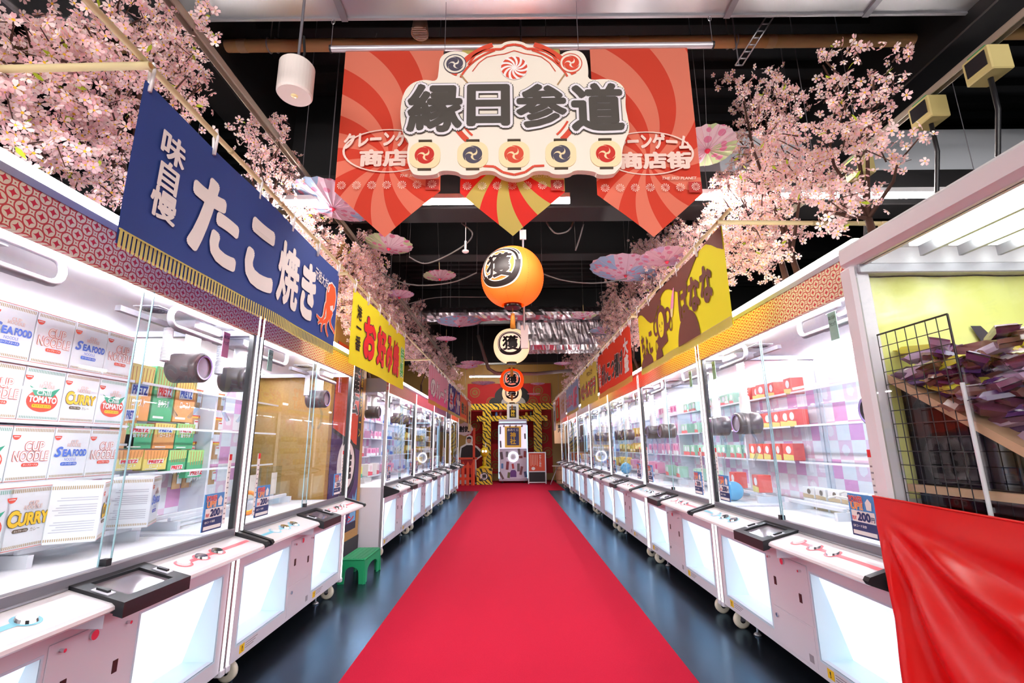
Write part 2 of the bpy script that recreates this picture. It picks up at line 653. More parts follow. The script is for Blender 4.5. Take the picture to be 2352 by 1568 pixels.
def make_machine(W, name, label):
    t = thing(name, label, 'crane game')
    mg, gap = 0.09, 0.02
    dw = 0.36 if W < 1.7 else 0.38
    ww = (W - 2 * mg - 2 * gap - dw) / 2
    wins = ((mg, mg + ww), (W - mg - ww, W - mg))
    zb, zt, wz0, wz1 = 0.115, 0.755, 0.19, 0.572
    # lower cabinet with two openings
    b = MB()
    b.box(0, W, 0.0, 0.03, zb, wz0)
    b.box(0, W, 0.0, 0.03, wz1, zt)
    for x0, x1 in ((0, wins[0][0]), (wins[0][1], wins[1][0]), (wins[1][1], W)):
        b.box(x0, x1, 0.0, 0.03, wz0, wz1)
    b.box(0, 0.02, 0.03, DEPTH, zb, zt)
    b.box(W - 0.02, W, 0.03, DEPTH, zb, zt)
    b.box(0.02, W - 0.02, DEPTH - 0.02, DEPTH, zb, zt)
    b.box(0.02, W - 0.02, 0.03, DEPTH - 0.02, zb, zb + 0.02)
    b.build('cabinet', MAUVE, t)
    # prize outlets: a backlit sloping panel, side cheeks and a floor
    for x0, x1 in wins:
        o = MB()
        o.box(x0, x1, 0.03, 0.15, wz0 - 0.012, wz0)
        for xs in (x0 + 0.002, x1 - 0.002):
            o.add([(xs, 0.0, wz0), (xs, 0.0, wz1), (xs, 0.036, wz1), (xs, 0.15, wz0)], [(0, 1, 2, 3)])
        o = o.build('prize_outlet', M('outlet_acrylic_white', 'e4f2fb', 0.3), t)
        MB().quad((x0, 0.15, wz0), (x1, 0.15, wz0), (x1, 0.035, wz1), (x0, 0.035, wz1)).build('backlit_panel', LAMP_OUT, o)
        fr = MB()
        e = 0.008
        fr.box(x0 - e, x1 + e, -0.002, 0.004, wz1, wz1 + e).box(x0 - e, x1 + e, -0.002, 0.004, wz0 - e, wz0)
        fr.box(x0 - e, x0, -0.002, 0.004, wz0, wz1).box(x1, x1 + e, -0.002, 0.004, wz0, wz1)
        fr.build('outlet_frame', M('outlet_frame_blue', 'cfe2f2', 0.3), o)
        # warning sticker below
        st = MB().box(x0 + 0.04, x0 + 0.085, -0.002, 0.0, 0.135, 0.175).build('warning_sticker', YELLOW_STICK, t)
        txt(st, '!', (x0 + 0.058, 0.142, x0 + 0.066, 0.168), BLACK_INK, -0.003, 0.02)
        sp = MB()
        for q in range(3):
            sp.box(x0 + 0.095, x0 + 0.22 - q * 0.02, -0.001, 0.0, 0.165 - q * 0.011, 0.169 - q * 0.011)
        sp.build('small_print', M('grey_print', '9a929c', 0.6), t)
    # service doors between the outlets
    dx0, dx1 = wins[0][1] + gap, wins[1][0] - gap
    d = MB().box(dx0, dx1, -0.004, 0.0, 0.32, 0.6, bev=0.0015).build('service_door', MAUVE, t)
    MB().cyl(((dx0 + dx1) / 2 - 0.02, -0.012, 0.575), ((dx0 + dx1) / 2 - 0.02, -0.004, 0.575), 0.016).build('lock', CHROME, d)
    for kx, kz in ((dx0 + 0.04, 0.572), (dx1 - 0.05, 0.565)):
        MB().cyl((kx, -0.02, kz), (kx, -0.004, kz), 0.006).build('knob', CHROME, d)
    for kx, kz in ((dx0 + 0.07, 0.455), (dx1 - 0.08, 0.43)):
        MB().box(kx - 0.011, kx + 0.011, -0.006, -0.003, kz - 0.021, kz + 0.021).build('coin_slot', M('dark_red_slot', '3a1c1e', 0.4), d)
    d2 = MB().box(dx0 + 0.01, dx1 - 0.01, -0.003, 0.0, 0.135, 0.312, bev=0.001).build('service_door', MAUVE, t)
    MB().cyl((dx0 + 0.05, -0.01, 0.275), (dx0 + 0.05, -0.003, 0.275), 0.011).build('lock', CHROME, d2)
    MB().box(dx1 - 0.07, dx1 - 0.035, -0.004, -0.003, 0.15, 0.185).build('rating_plate', M('plate_grey', 'a8a4ae', 0.4, 0.4), d2)
    for kx in (0.045, W - 0.045):
        MB().cyl((kx, -0.012, 0.69), (kx, 0.0, 0.69), 0.015).build('side_lock', CHROME, t)
    # control panels with buttons
    tw = 0.30
    tx0, tx1 = W / 2 - tw / 2 + 0.01, W / 2 + tw / 2 + 0.01
    top = lambda y: 0.755 + y * 0.27

    for (x0, x1, pr, side) in ((0.03, tx0, PRINT_BLUE, 0), (tx1, W - 0.03, PRINT_RED, 1)):
        c = MB()
        pf = [(0.0, 0.755), (-0.155, top(-0.155)), (-0.166, top(-0.166) - 0.006), (-0.168, top(-0.166) - 0.016), (-0.155, top(-0.155) - 0.028), (0.0, 0.69)]
        n = len(pf)
        vs = [(x0, y, z) for y, z in pf] + [(x1, y, z) for y, z in pf]
        c.add(vs, [tuple(range(n)), tuple(range(2 * n - 1, n - 1, -1))] + [(i, n + i, n + (i + 1) % n, (i + 1) % n) for i in range(n)])
        c = c.build('control_panel', M('panel_white', 'ece6ea', 0.25), t)
        cxs = [x0 + (x1 - x0) * f for f in ((0.30, 0.48, 0.66) if side == 0 else (0.20, 0.38, 0.56))]
        p = MB()
        yc = -0.085
        e = 0.0012

        def disc(cx, r, h, n=18):
            return [(cx + cos(2 * pi * i / n) * r, yc + sin(2 * pi * i / n) * r, top(yc + sin(2 * pi * i / n) * r) + h) for i in range(n)]
        for bx in cxs:
            p.add(disc(bx, 0.036, e), [tuple(range(18))])
        xa, xb = (x0 + 0.02, cxs[-1]) if side == 0 else (cxs[0], x1 - 0.02)
        p.quad((xa, yc - 0.011, top(yc - 0.011) + e * 0.8), (xb, yc - 0.011, top(yc - 0.011) + e * 0.8), (xb, yc + 0.011, top(yc + 0.011) + e * 0.8), (xa, yc + 0.011, top(yc + 0.011) + e * 0.8))
        p.build('button_print', pr, c)
        for bx in cxs:
            q = MB()
            r0, r1 = disc(bx, 0.027, 0.001), disc(bx, 0.024, 0.010)
            q.add(r0 + r1, [(i, (i + 1) % 18, 18 + (i + 1) % 18, 18 + i) for i in range(18)] + [tuple(range(18, 36))], smooth=False)
            q.build('button', CHROME if bx != cxs[0] else M('button_cap', 'e8e6ea', 0.2), c)
        MB().box(x0 + 0.02, x1 - 0.02, -0.012, 0.0, top(0) + 0.0, top(0) + 0.006).build('panel_strip', ALU, c)
    # black framed screen tray in the middle
    f = MB()
    lift = 0.012
    yo, yi = -0.195, -0.005
    fw = 0.032

    def slab(x0, x1, y0, y1, h0, h1):
        f.add([(x, y, top(y) + h) for h in (h0, h1) for y in (y0, y1) for x in (x0, x1)], [(0, 2, 3, 1), (4, 5, 7, 6), (0, 1, 5, 4), (2, 6, 7, 3), (0, 4, 6, 2), (1, 3, 7, 5)])
    slab(tx0 - 0.012, tx1 + 0.012, yo, yo + fw, -0.035, lift)
    slab(tx0 - 0.012, tx1 + 0.012, yi - fw * 0.7, yi, -0.02, lift)
    slab(tx0 - 0.012, tx0 + fw + 0.012, yo + fw, yi - fw * 0.7, -0.03, lift)
    slab(tx1 - fw - 0.012, tx1 + 0.012, yo + fw, yi - fw * 0.7, -0.03, lift)
    tr = f.build('screen_tray', BLACK, t)
    f = MB()
    slab(tx0, tx1, yo + 0.02, yi - 0.01, -0.03, 0.002)
    f.build('tray_screen', SCREEN, tr)
    for xc in (tx0 + 0.014, tx1 - 0.014):
        f = MB()
        slab(xc - 0.016, xc + 0.016, -0.13, -0.07, lift, lift + 0.003)
        f.build('clip_plate', MAUVE, tr)
        f = MB()
        slab(xc - 0.007, xc + 0.007, -0.12, -0.08, lift + 0.003, lift + 0.010)
        f.build('clip', BLACK, tr)
    f = MB()
    f.box(tx0 + 0.01, tx1 - 0.01, -0.12, 0.0, 0.63, 0.685)
    f.build('tray_support', MAUVE, t)
    # black triangular end brackets
    for x0, x1 in ((0.004, 0.032), (W - 0.032, W - 0.004)):
        e = MB()
        pf = [(0.002, 0.775), (-0.172, 0.722), (-0.182, 0.708), (-0.172, 0.694), (0.002, 0.635)]
        vs = [(x0, y, z) for y, z in pf] + [(x1, y, z) for y, z in pf]
        e.add(vs, [(0, 1, 2, 3, 4), (9, 8, 7, 6, 5)] + [(i, 5 + i, 5 + (i + 1) % 5, (i + 1) % 5) for i in range(5)])
        e = e.build('end_bracket', BLACK, t)
        ins = MB()
        xf = x0 - 0.001 if x0 < W / 2 else x1 + 0.001
        pf = [(-0.02, 0.742), (-0.125, 0.710), (-0.02, 0.672)]
        ins.tube([(xf, y, z) for y, z in pf], 0.0015, 5, closed=True)
        ins.build('bracket_groove', DARK, e)
    # upper frame
    MB().box(0.036, W - 0.036, -0.004, 0.03, 0.755, 0.792, bev=0.003).build('glass_sill', ALUD, t)
    for x0, x1 in ((0.0, 0.036), (W - 0.036, W)):
        p = MB().box(x0, x1, -0.004, 0.03, zb - 0.012, 1.985, bev=0.004).build('corner_post', ALU, t)
        s0 = x0 + 0.006
        MB().box(s0, s0 + 0.017, -0.009, -0.0035, zb + 0.01, 1.975).build('led_strip', LAMP_LED, p)
        MB().box(x0 - 0.000, x1, -0.014, 0.03, zb - 0.02, zb + 0.012, bev=0.004).build('post_foot', MAUVE, p)
        MB().box(x0, x1, DEPTH - 0.036, DEPTH, 0.755, 1.985).build('rear_post', M('rear_post_white', 'dedde6', 0.4), t)
    xx = 0.04
    for x0, x1, y in ((xx, W / 2 + 0.02, 0.006), (W / 2 - 0.02, W - xx, 0.018)):
        g = MB().box(x0, x1, y, y + 0.004, 0.788, 1.84).build('glass_door', GLASS, t)
        ed = x1 if x0 == xx else x0
        MB().box(ed - 0.0015, ed + 0.0015, y - 0.001, y + 0.005, 0.79, 1.84).build('glass_edge', GEDGE, g)
    for x0, x1 in ((0.038, 0.052), (W - 0.052, W - 0.038)):
        MB().box(x0, x1, 0.0, 0.026, 0.79, 1.83).build('rubber_seal', BLACK, t)
    for x0 in (0.012, W - 0.016):
        MB().quad((x0, 0.03, 0.76), (x0, DEPTH - 0.036, 0.76), (x0, DEPTH - 0.036, 1.83), (x0, 0.03, 1.83)).build('side_glass', GLASS, t)
    MB().box(W / 2 - 0.012, W / 2 + 0.012, -0.002, 0.024, 0.79, 0.815).build('door_stop', BLACK, t)
    MB().box(0.0, W, -0.008, 0.02, 1.83, 1.98).build('valance_board', VALANCE, t)
    rf = MB()
    rf.box(0.0, W, -0.012, 0.03, 1.98, 2.006)
    rf.box(0.0, W, 0.03, DEPTH, 1.975, 1.995)
    rf.box(0.0, 0.02, 0.03, DEPTH, 1.83, 1.975).box(W - 0.02, W, 0.03, DEPTH, 1.83, 1.975)
    rf.box(0.02, W - 0.02, DEPTH - 0.02, DEPTH, 1.83, 1.975)
    rf.build('roof_frame', M('roof_grey_blue', 'a7a9ba', 0.4, 0.3), t)
    MB().box(0.01, W - 0.01, -0.014, 0.03, 2.008, 2.045, bev=0.006).build('roof_light_tube', LAMP_ROOF, t)
    # booth ceiling, lamps, back wall, playfield
    MB().box(0.02, W - 0.02, 0.03, DEPTH - 0.02, 1.862, 1.875).build('booth_ceiling', INNER, t)
    for q, (a, c2) in enumerate(((0.08, W / 2 - 0.05), (W / 2 + 0.05, W - 0.08))):
        MB().box(a, c2, 0.045, 0.075, 1.842, 1.86).build('booth_lamp', LAMP_BOOTH, t)
        MB().box(a, c2, 0.80, 0.82, 1.846, 1.86).build('booth_lamp', LAMP_BOOTH, t)
        cxm = (a + c2) / 2
        fan = MB()
        fan.box(cxm - 0.1, cxm + 0.02, 0.2, 0.32, 1.857, 1.862)
        fo = fan.build('fan_plate', LAV, t)
        gr = MB()
        for rr_ in (0.014, 0.028, 0.042, 0.054):
            gr.tube([(cxm - 0.04 + cos(i * pi / 8) * rr_, 0.26 + sin(i * pi / 8) * rr_, 1.854) for i in range(16)], 0.0022, 5, closed=True)
        gr.build('fan_grille', ALUD, fo)
    MB().box(0.02, W - 0.02, DEPTH - 0.03, DEPTH - 0.02, 0.755, 1.87).build('back_wall', TILE, t)
    MB().box(0.02, W - 0.02, 0.03, DEPTH - 0.03, 0.725, 0.752).build('playfield', INNER, t)
    MB().box(W / 2 - 0.012, W / 2 + 0.012, DEPTH - 0.20, DEPTH - 0.03, 0.752, 1.83).build('booth_divider', M('divider_white', 'e9e8f0', 0.4), t)
    for z in (1.065, 1.325, 1.575):
        MB().box(0.025, W - 0.025, DEPTH - 0.26, DEPTH - 0.03, z - 0.006, z).build('glass_shelf', SHELFGLASS, t)
        MB().box(0.025, W - 0.025, DEPTH - 0.264, DEPTH - 0.26, z - 0.011, z + 0.003).build('shelf_edge', M('shelf_edge_white', 'eef0f6', 0.3), t)
    for q in (0.25, 0.75):
        for yy_ in (0.46, 0.57):
            MB().box(W * q - 0.28, W * q + 0.28, yy_, yy_ + 0.024, 0.80, 0.824, bev=0.004).build('prize_bar', M('bar_white', 'eaecf4', 0.3), t)
        for s in (-1, 1):
            MB().box(W * q + s * 0.27 - 0.012, W * q + s * 0.27 + 0.012, 0.42, 0.62, 0.752, 0.80).build('bar_stand', M('bar_white'), t)
    # claws
    for cx in ((0.20, 1.42) if W < 1.7 else (0.19, 1.48)):
        cy, cz = 0.22, (1.61 if W < 1.7 else 1.34)
        c = MB()
        c.lathe([(0.0, 0.085), (0.066, 0.085), (0.077, 0.075), (0.077, -0.035), (0.073, -0.039), (0.077, -0.045), (0.077, -0.07), (0.066, -0.082), (0.058, -0.080), (0.054, -0.068), (0.0, -0.068)], 28, 0, (cx, cy, cz), axis='Y')
        c = c.build('claw_head', CLAWBLK, t)
        MB().lathe([(0.055, -0.0815), (0.062, -0.084)], 28, 0, (cx, cy, cz), axis='Y', smooth=False).build('claw_ring', RINGP, c)
        MB().lathe([(0.0, -0.0695), (0.053, -0.0695)], 24, 0, (cx, cy, cz), axis='Y').build('claw_lens', M('claw_lens', 'cfc9dc', 0.15, 0.3), c)
        s = 1 if cx > W / 2 else -1
        pl = MB().cyl((cx, cy, cz + 0.06), (cx, cy, cz + 0.19), 0.036, n=20).cyl((cx, cy, cz + 0.19), (cx, cy, 1.83), 0.026, n=18)
        pl.build('claw_pole', INNER, c)
        co = MB()
        hx, hn = cx - 0.10, 22
        co.tube([(hx + cos(i * 1.05) * 0.018, cy + 0.06 + sin(i * 1.05) * 0.018, cz + 0.02 + (1.80 - cz - 0.02) * i / (hn * 6)) for i in range(hn * 6)], 0.005, 5)
        co.build('coil_cable', M('cable_white', 'e4e4ec', 0.5), c)
        for s2 in (-1, 1):
            ar = MB()
            ar.tube([(cx + s2 * 0.05, cy, cz - 0.055), (cx + s2 * 0.11, cy, cz - 0.12), (cx + s2 * 0.105, cy, cz - 0.20), (cx + s2 * 0.05, cy, cz - 0.25)], 0.010, 6)
            ar.build('claw_arm', CLEAR, c)
        ca = MB().box(cx - 0.11, cx + 0.11, cy - 0.08, cy + 0.08, 1.80, 1.84, bev=0.006).build('carriage', LAV, t)
        MB().box(max(0.03, cx - 0.42), min(W - 0.03, cx + 0.42), cy + 0.05, cy + 0.075, 1.80, 1.825).build('carriage_rail', ALUD, t)
        ch = MB()
        pts = [(cx - s * 0.02, cy - 0.12, 1.842), (cx - s * 0.30, cy - 0.12, 1.842)]
        pts += [(cx - s * (0.30 + 0.045 * sin(a)), cy - 0.12, 1.797 + 0.045 * cos(a)) for a in [i * pi / 8 for i in range(1, 8)]]
        pts += [(cx - s * 0.30, cy - 0.12, 1.752), (cx + s * 0.05, cy - 0.12, 1.752)]
        ch.tube(pts, 0.014, 6)
        ch.build('cable_chain', M('chain_grey', '8f8d95', 0.5), t)
    # stickers and cards on the glass
    for x0, side in ((0.14, 0), (W - 0.31, 1)):
        x1 = x0 + 0.15
        p = MB().box(x0, x1, 0.0, 0.0045, 0.815, 0.985).build('price_poster', POSTER_B, t)
        MB().box(x0, x1, -0.001, 0.001, 0.815, 0.872).build('poster_foot', POSTER_N, p)
        MB().box(x0 + 0.008, x1 - 0.008, -0.002, 0.0, 0.822, 0.838).build('poster_note', PAPER, p)
        MB().box(x0 + 0.012, x1 - 0.006, -0.002, 0.0, 0.873, 0.918).build('price_field', PAPER, p)
        txt(p, 'POWER', (x0 + 0.008, 0.95, x0 + 0.09, 0.978), RED_INK, -0.003, 0.04, outline=((0.03, WHITE_INK, 0.0006),))
        txt(p, 'UP!!', (x0 + 0.015, 0.922, x0 + 0.085, 0.952), ORANGE_INK, -0.003, 0.04, outline=((0.03, WHITE_INK, 0.0006),))
        txt(p, '1PLAY', (x0 + 0.014, 0.88, x0 + 0.04, 0.896), RED_INK, -0.003, 0.02)
        txt(p, '200', (x0 + 0.046, 0.878, x0 + 0.122, 0.914), POSTER_N, -0.003, 0.05)
        txt(p, '円', (x0 + 0.125, 0.88, x0 + 0.143, 0.9), POSTER_N, -0.003, 0.02)
        txt(p, 'QRコード決済', (x0 + 0.012, 0.850, x0 + 0.09, 0.862), WHITE_INK, -0.002, 0.02)
        MB().add([(x, y, z) for x, y, z in ((x0 + 0.10, -0.0015, 0.955), (x0 + 0.118, -0.0015, 0.972), (x0 + 0.136, -0.0015, 0.955), (x0 + 0.132, -0.0015, 0.925), (x0 + 0.104, -0.0015, 0.925))], [(0, 1, 2, 3, 4)]).build('poster_picture', PAPER, p)
        xs = x0 + 0.158 if side else x0 - 0.018
        s = MB().box(xs, xs + 0.022, 0.001, 0.005, 0.83, 1.17).build('rules_strip', PAPER, t)
        MB().box(xs, xs + 0.022, 0.0, 0.001, 1.14, 1.17).build('strip_head', RED_INK, s)
        sp = MB()
        for q in range(11):
            sp.box(xs + 0.004, xs + 0.018 - (q % 3) * 0.003, 0.0, 0.001, 0.85 + q * 0.025, 0.857 + q * 0.025)
        sp.build('small_print', M('grey_print'), s)
        g = MB().box(x0 + 0.02, x0 + 0.075, 0.024, 0.026, 1.66, 1.79).build('notice_card', TAGG if W > 1.7 else (TAGP if side else TAGG), t)
        txt(g, 'ぬいぐるみ', (x0 + 0.026, 1.755, x0 + 0.069, 1.775), BLACK_INK, 0.0225, 0.01)
        txt(g, 'チェック', (x0 + 0.026, 1.725, x0 + 0.069, 1.745), BLACK_INK, 0.0225, 0.01)
    # casters and levelling feet
    for x in (0.14, W - 0.14):
        for y in (0.058, DEPTH - 0.12):
            c = MB().lathe([(0.012, -0.017), (0.04, -0.017), (0.052, -0.011), (0.052, 0.011), (0.04, 0.017), (0.012, 0.017)], 22, 0, (x, y, 0.052), axis='X').build('caster', CASTER, t)
            MB().cyl((x - 0.022, y, 0.052), (x + 0.022, y, 0.052), 0.016, n=12).build('caster_hub', BLACK, c)
            MB().box(x - 0.025, x + 0.025, y - 0.03, y + 0.03, 0.106, 0.118).box(x - 0.026, x - 0.022, y - 0.015, y + 0.015, 0.05, 0.108).box(x + 0.022, x + 0.026, y - 0.015, y + 0.015, 0.05, 0.108).build('caster_fork', ALUD, c)
        a = x + (0.12 if x < W / 2 else -0.12)
        MB().cyl((a, 0.1, 0.012), (a, 0.1, 0.12), 0.007, n=8).lathe([(0.0, 0.002), (0.026, 0.002), (0.022, 0.010), (0.009, 0.02)], 14, 0, (a, 0.1, 0)).build('levelling_foot', ALU, t)
    return t


XF = 1.46
WL, WR = 1.65, 1.765
LEFT = [(1.0, 'nearest crane game on the left, full of white noodle boxes'),
        (2.66, 'crane game with stick snack boxes behind the blue octopus banner'),
        (5.53, 'crane game with green and dotted cartons past the gold pillar'),
        (7.19, 'second crane game past the gold pillar, left row'),
        (8.85, 'third crane game past the gold pillar under the pink banner'),
        (11.3, 'farthest crane game of the left row, before the orange fence')]
RIGHT = [(1.84, 'nearest crane game on the right, next to the red satin cloth'),
         (3.62, 'crane game on the right beneath the yellow monkey banner'),
         (5.40, 'crane game on the right beneath the red vertical-letter banner'),
         (7.18, 'fourth crane game of the right row from the red cloth'),
         (8.96, 'fifth crane game of the right row from the red cloth'),
         (10.74, 'sixth crane game of the right row from the red cloth'),
         (12.52, 'farthest crane game of the right row, near the wooden tub')]
MACH = {}
pl_ = make_machine(WL, 'crane_game', LEFT[0][1])
pr_ = make_machine(WR, 'crane_game', RIGHT[0][1])
for i, (a, lab) in enumerate(LEFT):
    o = pl_ if i == 0 else copy_tree(pl_, None, lab)
    o.location, o.rotation_euler = (-XF, a, 0), (0, 0, pi / 2)
    o['group'] = 'crane games along the left side'
    MACH['L%d' % (i + 1)] = (o, WL)
for i, (a, lab) in enumerate(RIGHT):
    o = pr_ if i == 0 else copy_tree(pr_, None, lab)
    o.location, o.rotation_euler = (XF, a + WR, 0), (0, 0, -pi / 2)
    o['group'] = 'crane games along the right side'
    MACH['R%d' % (i + 1)] = (o, WR)


def mtx(key):
    o, W = MACH[key]
    return Matrix.Translation(o.location) @ Matrix.Rotation(o.rotation_euler.z, 4, 'Z')


def put(o, key, x, y, z, rz=0.0):
    """stand a thing at local (x, y, z) of a machine"""
    mw = mtx(key) @ Matrix.Translation((x, y, z)) @ Matrix.Rotation(rz, 4, 'Z')
    o.location = mw.to_translation()
    o.rotation_euler = mw.to_euler()
    return o

# ------------------------------------------------------------------ prizes in the machines
BOXW = M('noodle_box_card', 'eef1f6', 0.4)
CUP_RED = M('noodle_red', 'e0503c', 0.5)
SEA_BLUE = M('noodle_blue', '4f72d0', 0.5)
CUR_YEL = M('noodle_yellow', 'f2c628', 0.5)
CUR_BRN = M('noodle_brown', '5a4a34', 0.5)
CH_GRN = M('noodle_green', '2fa07c', 0.5)
TICK = M('noodle_tick_gold', 'b49a70', 0.5)
TICKG = M('noodle_tick_green', '7ab0a0', 0.5)
BW, BH, BD = 0.186, 0.2405, 0.17


def noodle_box(kind, label):
    t = thing('noodle_box', label, 'box')
    MB().box(-BW / 2, BW / 2, 0, BD, 0, BH, bev=0.003).build('carton', BOXW, t)
    tk = MB()
    for z0, z1 in ((BH - 0.026, BH - 0.012), (0.012, 0.022)):
        n = 24
        for i in range(n):
            x = -BW / 2 + 0.006 + i * (BW - 0.012) / n
            tk.quad((x, -0.001, z0), (x + 0.0035, -0.001, z0), (x + 0.0035, -0.001, z1), (x, -0.001, z1))
            tk.quad((BW / 2 + 0.001, 0.006 + i * 0.0068, z0), (BW / 2 + 0.001, 0.0095 + i * 0.0068, z0), (BW / 2 + 0.001, 0.0095 + i * 0.0068, z1), (BW / 2 + 0.001, 0.006 + i * 0.0068, z1))
            tk.quad((-BW / 2 - 0.001, 0.006 + i * 0.0068, z0), (-BW / 2 - 0.001, 0.006 + i * 0.0068, z1), (-BW / 2 - 0.001, 0.0095 + i * 0.0068, z1), (-BW / 2 - 0.001, 0.0095 + i * 0.0068, z0))
    tk.build('border_ticks', TICKG if kind == 'chili' else TICK, t)
    ln = MB()
    for z in (BH - 0.006, 0.005):
        ln.quad((-BW / 2, -0.001, z), (BW / 2, -0.001, z), (BW / 2, -0.001, z + 0.002), (-BW / 2, -0.001, z + 0.002))
    ln.build('border_line', CUP_RED, t)
    bd = MB().flat([(-0.078 + 0.018 * cos(a), BH - 0.042 + 0.02 * sin(a)) for a in [pi + i * pi / 8 for i in range(9)]], -0.0012)
    bd = bd.build('maker_badge', CUP_RED, t)
    MB().quad((-0.09, -0.002, BH - 0.05), (-0.066, -0.002, BH - 0.05), (-0.066, -0.002, BH - 0.047), (-0.09, -0.002, BH - 0.047)).build('badge_line', WHITE_INK, bd)
    sp = MB()
    xs = -BW / 2 - 0.0012
    for r_ in range(15):
        z = 0.045 + r_ * 0.0095
        if r_ in (5, 6, 12):
            continue
        sp.quad((xs, 0.015, z), (xs, 0.015, z + 0.004), (xs, BD - 0.015 - 0.01 * (r_ % 3), z + 0.004), (xs, BD - 0.015 - 0.01 * (r_ % 3), z))
    sp.build('side_print', M('noodle_side_grey', 'c3c6d2', 0.5), t)
    y = -0.003
    if kind == 'cup':
        txt(t, 'CUP', (-0.035, 0.132, 0.05, 0.172), WHITE_INK, y, 0.02, outline=((0.035, CUP_RED, 0.001),))
        txt(t, 'NOODLE', (-0.078, 0.088, 0.078, 0.13), WHITE_INK, y, 0.02, outline=((0.035, CUP_RED, 0.001),))
        pill, pm, ps = (-0.035, 0.064, 0.04, 0.08), CUP_RED, 'カップヌードル'
    else:
        txt(t, 'CUP', (-0.01, 0.166, 0.03, 0.180), WHITE_INK, y, 0.02, outline=((0.04, M('noodle_pale_red', 'efa79c', 0.5), 0.001),))
        txt(t, 'NOODLE', (-0.025, 0.150, 0.045, 0.165), WHITE_INK, y, 0.02, outline=((0.04, M('noodle_pale_red'), 0.001),))
    if kind == 'seafood':
        txt(t, 'S', (-0.085, 0.102, -0.045, 0.15), SEA_BLUE, y, 0.04, shear=0.3)
        txt(t, 'EA', (-0.044, 0.104, 0.004, 0.138), SEA_BLUE, y, 0.05)
        txt(t, 'FOOD', (0.008, 0.104, 0.082, 0.138), SEA_BLUE, y, 0.05)
        txt(t, 'NOODLE', (-0.03, 0.084, 0.03, 0.097), SEA_BLUE, y)
        pill, pm, ps = (-0.045, 0.062, 0.04, 0.078), SEA_BLUE, 'シーフードヌードル'
    if kind == 'curry':
        txt(t, 'C', (-0.082, 0.088, -0.04, 0.15), CUR_YEL, y, 0.05, outline=((0.03, CUR_BRN, 0.001),))
        txt(t, 'URRY', (-0.042, 0.09, 0.08, 0.138), CUR_YEL, y, 0.05, outline=((0.03, CUR_BRN, 0.001),))
        txt(t, 'カレー', (0.012, 0.066, 0.05, 0.08), CUR_BRN, y)
        pill, pm, ps = (-0.055, 0.066, 0.006, 0.08), CUR_BRN, 'カップヌードル'
    if kind == 'chili':
        MB().flat(circle(0, 0.092, 0.05, 28, 1.45), -0.0012).build('red_oval', CUP_RED, t)
        MB().flat([(-0.07, 0.155), (-0.03, 0.138), (0.0, 0.152), (0.03, 0.138), (0.072, 0.155), (0.045, 0.113), (-0.04, 0.113)], -0.002).build('green_leaf', CH_GRN, t)
        txt(t, 'Chili', (-0.034, 0.116, 0.034, 0.138), WHITE_INK, y, 0.02)
        txt(t, 'TOMATO', (-0.065, 0.082, 0.065, 0.112), WHITE_INK, y, 0.05)
        MB().flat(rrect(-0.045, 0.06, 0.045, 0.076, 0.007), -0.0022).build('yellow_bar', CUR_YEL, t)
        txt(t, 'チリトマトヌードル', (-0.04, 0.063, 0.04, 0.073), BLACK_INK, y)
    else:
        MB().flat(rrect(*pill, 0.007), -0.0015).build('name_pill', pm, t)
        txt(t, ps, (pill[0] + 0.006, pill[1] + 0.003, pill[2] - 0.006, pill[3] - 0.003), WHITE_INK, y, 0.01)
    return t


KINDS = {'cup': 'red-lettered', 'seafood': 'blue-lettered', 'curry': 'yellow-lettered', 'chili': 'tomato and green-leaf'}
PROTO = {k: None for k in KINDS}


def nbox(kind, label, key, x, y, z, rz=0.0):
    if PROTO[kind] is None:
        o = PROTO[kind] = noodle_box(kind, label)
    else:
        o = copy_tree(PROTO[kind], None, label)
    o['group'] = 'white noodle boxes in the nearest left crane game'
    return put(o, key, x, y, z, rz)


cols = [0.585 + 0.19 * i for i in range(5)]
rows = ((1.575, ('seafood', 'chili', 'seafood', 'cup', 'seafood'), 'top shelf'),
        (1.325, ('curry', 'cup', 'chili', 'curry', 'chili'), 'middle shelf'),
        (1.065, ('curry', 'chili', 'cup', 'seafood', 'cup'), 'lowest shelf'))
rows = ((1.575, ('curry', 'seafood', 'cup', 'seafood', 'cup'), 'top shelf'),) + rows[1:]
ordn = ('first', 'second', 'third', 'fourth', 'fifth', 'sixth', 'seventh', 'eighth')
for z, ks, rn in rows:
    for i, kd in enumerate(ks):
        nbox(kd, '%s white noodle box, %s from the camera on the %s' % (KINDS[kd], ordn[i], rn), 'L1', cols[i] + 0.17, 0.668, z + 0.0005)
for i, (kd, px, py, X, rz, note) in enumerate((('chili', -40, 1190, -1.9, 0.0, 'partly out of view on the prize bars'), ('curry', 65, 1190, -1.9, 0.0, 'standing square on the prize bars'),
                                               ('chili', 160, 1180, -1.93, 0.0, 'half hidden behind a turned box'), ('curry', 238, 1190, -1.80, 0.55, 'turned askew on the prize bars'),
                                               ('seafood', 352, 1180, -1.84, 0.45, 'turned askew at the far end of the bars'))):
    p = at(px, py, X=X)
    nbox(kd, '%s white noodle box %s' % (KINDS[kd], note), 'L1', p.y - LEFT[0][0], -p.x - XF, 0.8245, rz)

# stick snack cartons in the next machine
SN_OR = M('snack_orange', 'f0a860', 0.45)
SN_GR = M('snack_green', '4fb07a', 0.45)
SN_YE = M('snack_yellow', 'f2dc78', 0.45)
SN_LG = M('snack_light_green', 'a6dc86', 0.45)
SN_BR = M('snack_stick_brown', 'c98a48', 0.6)


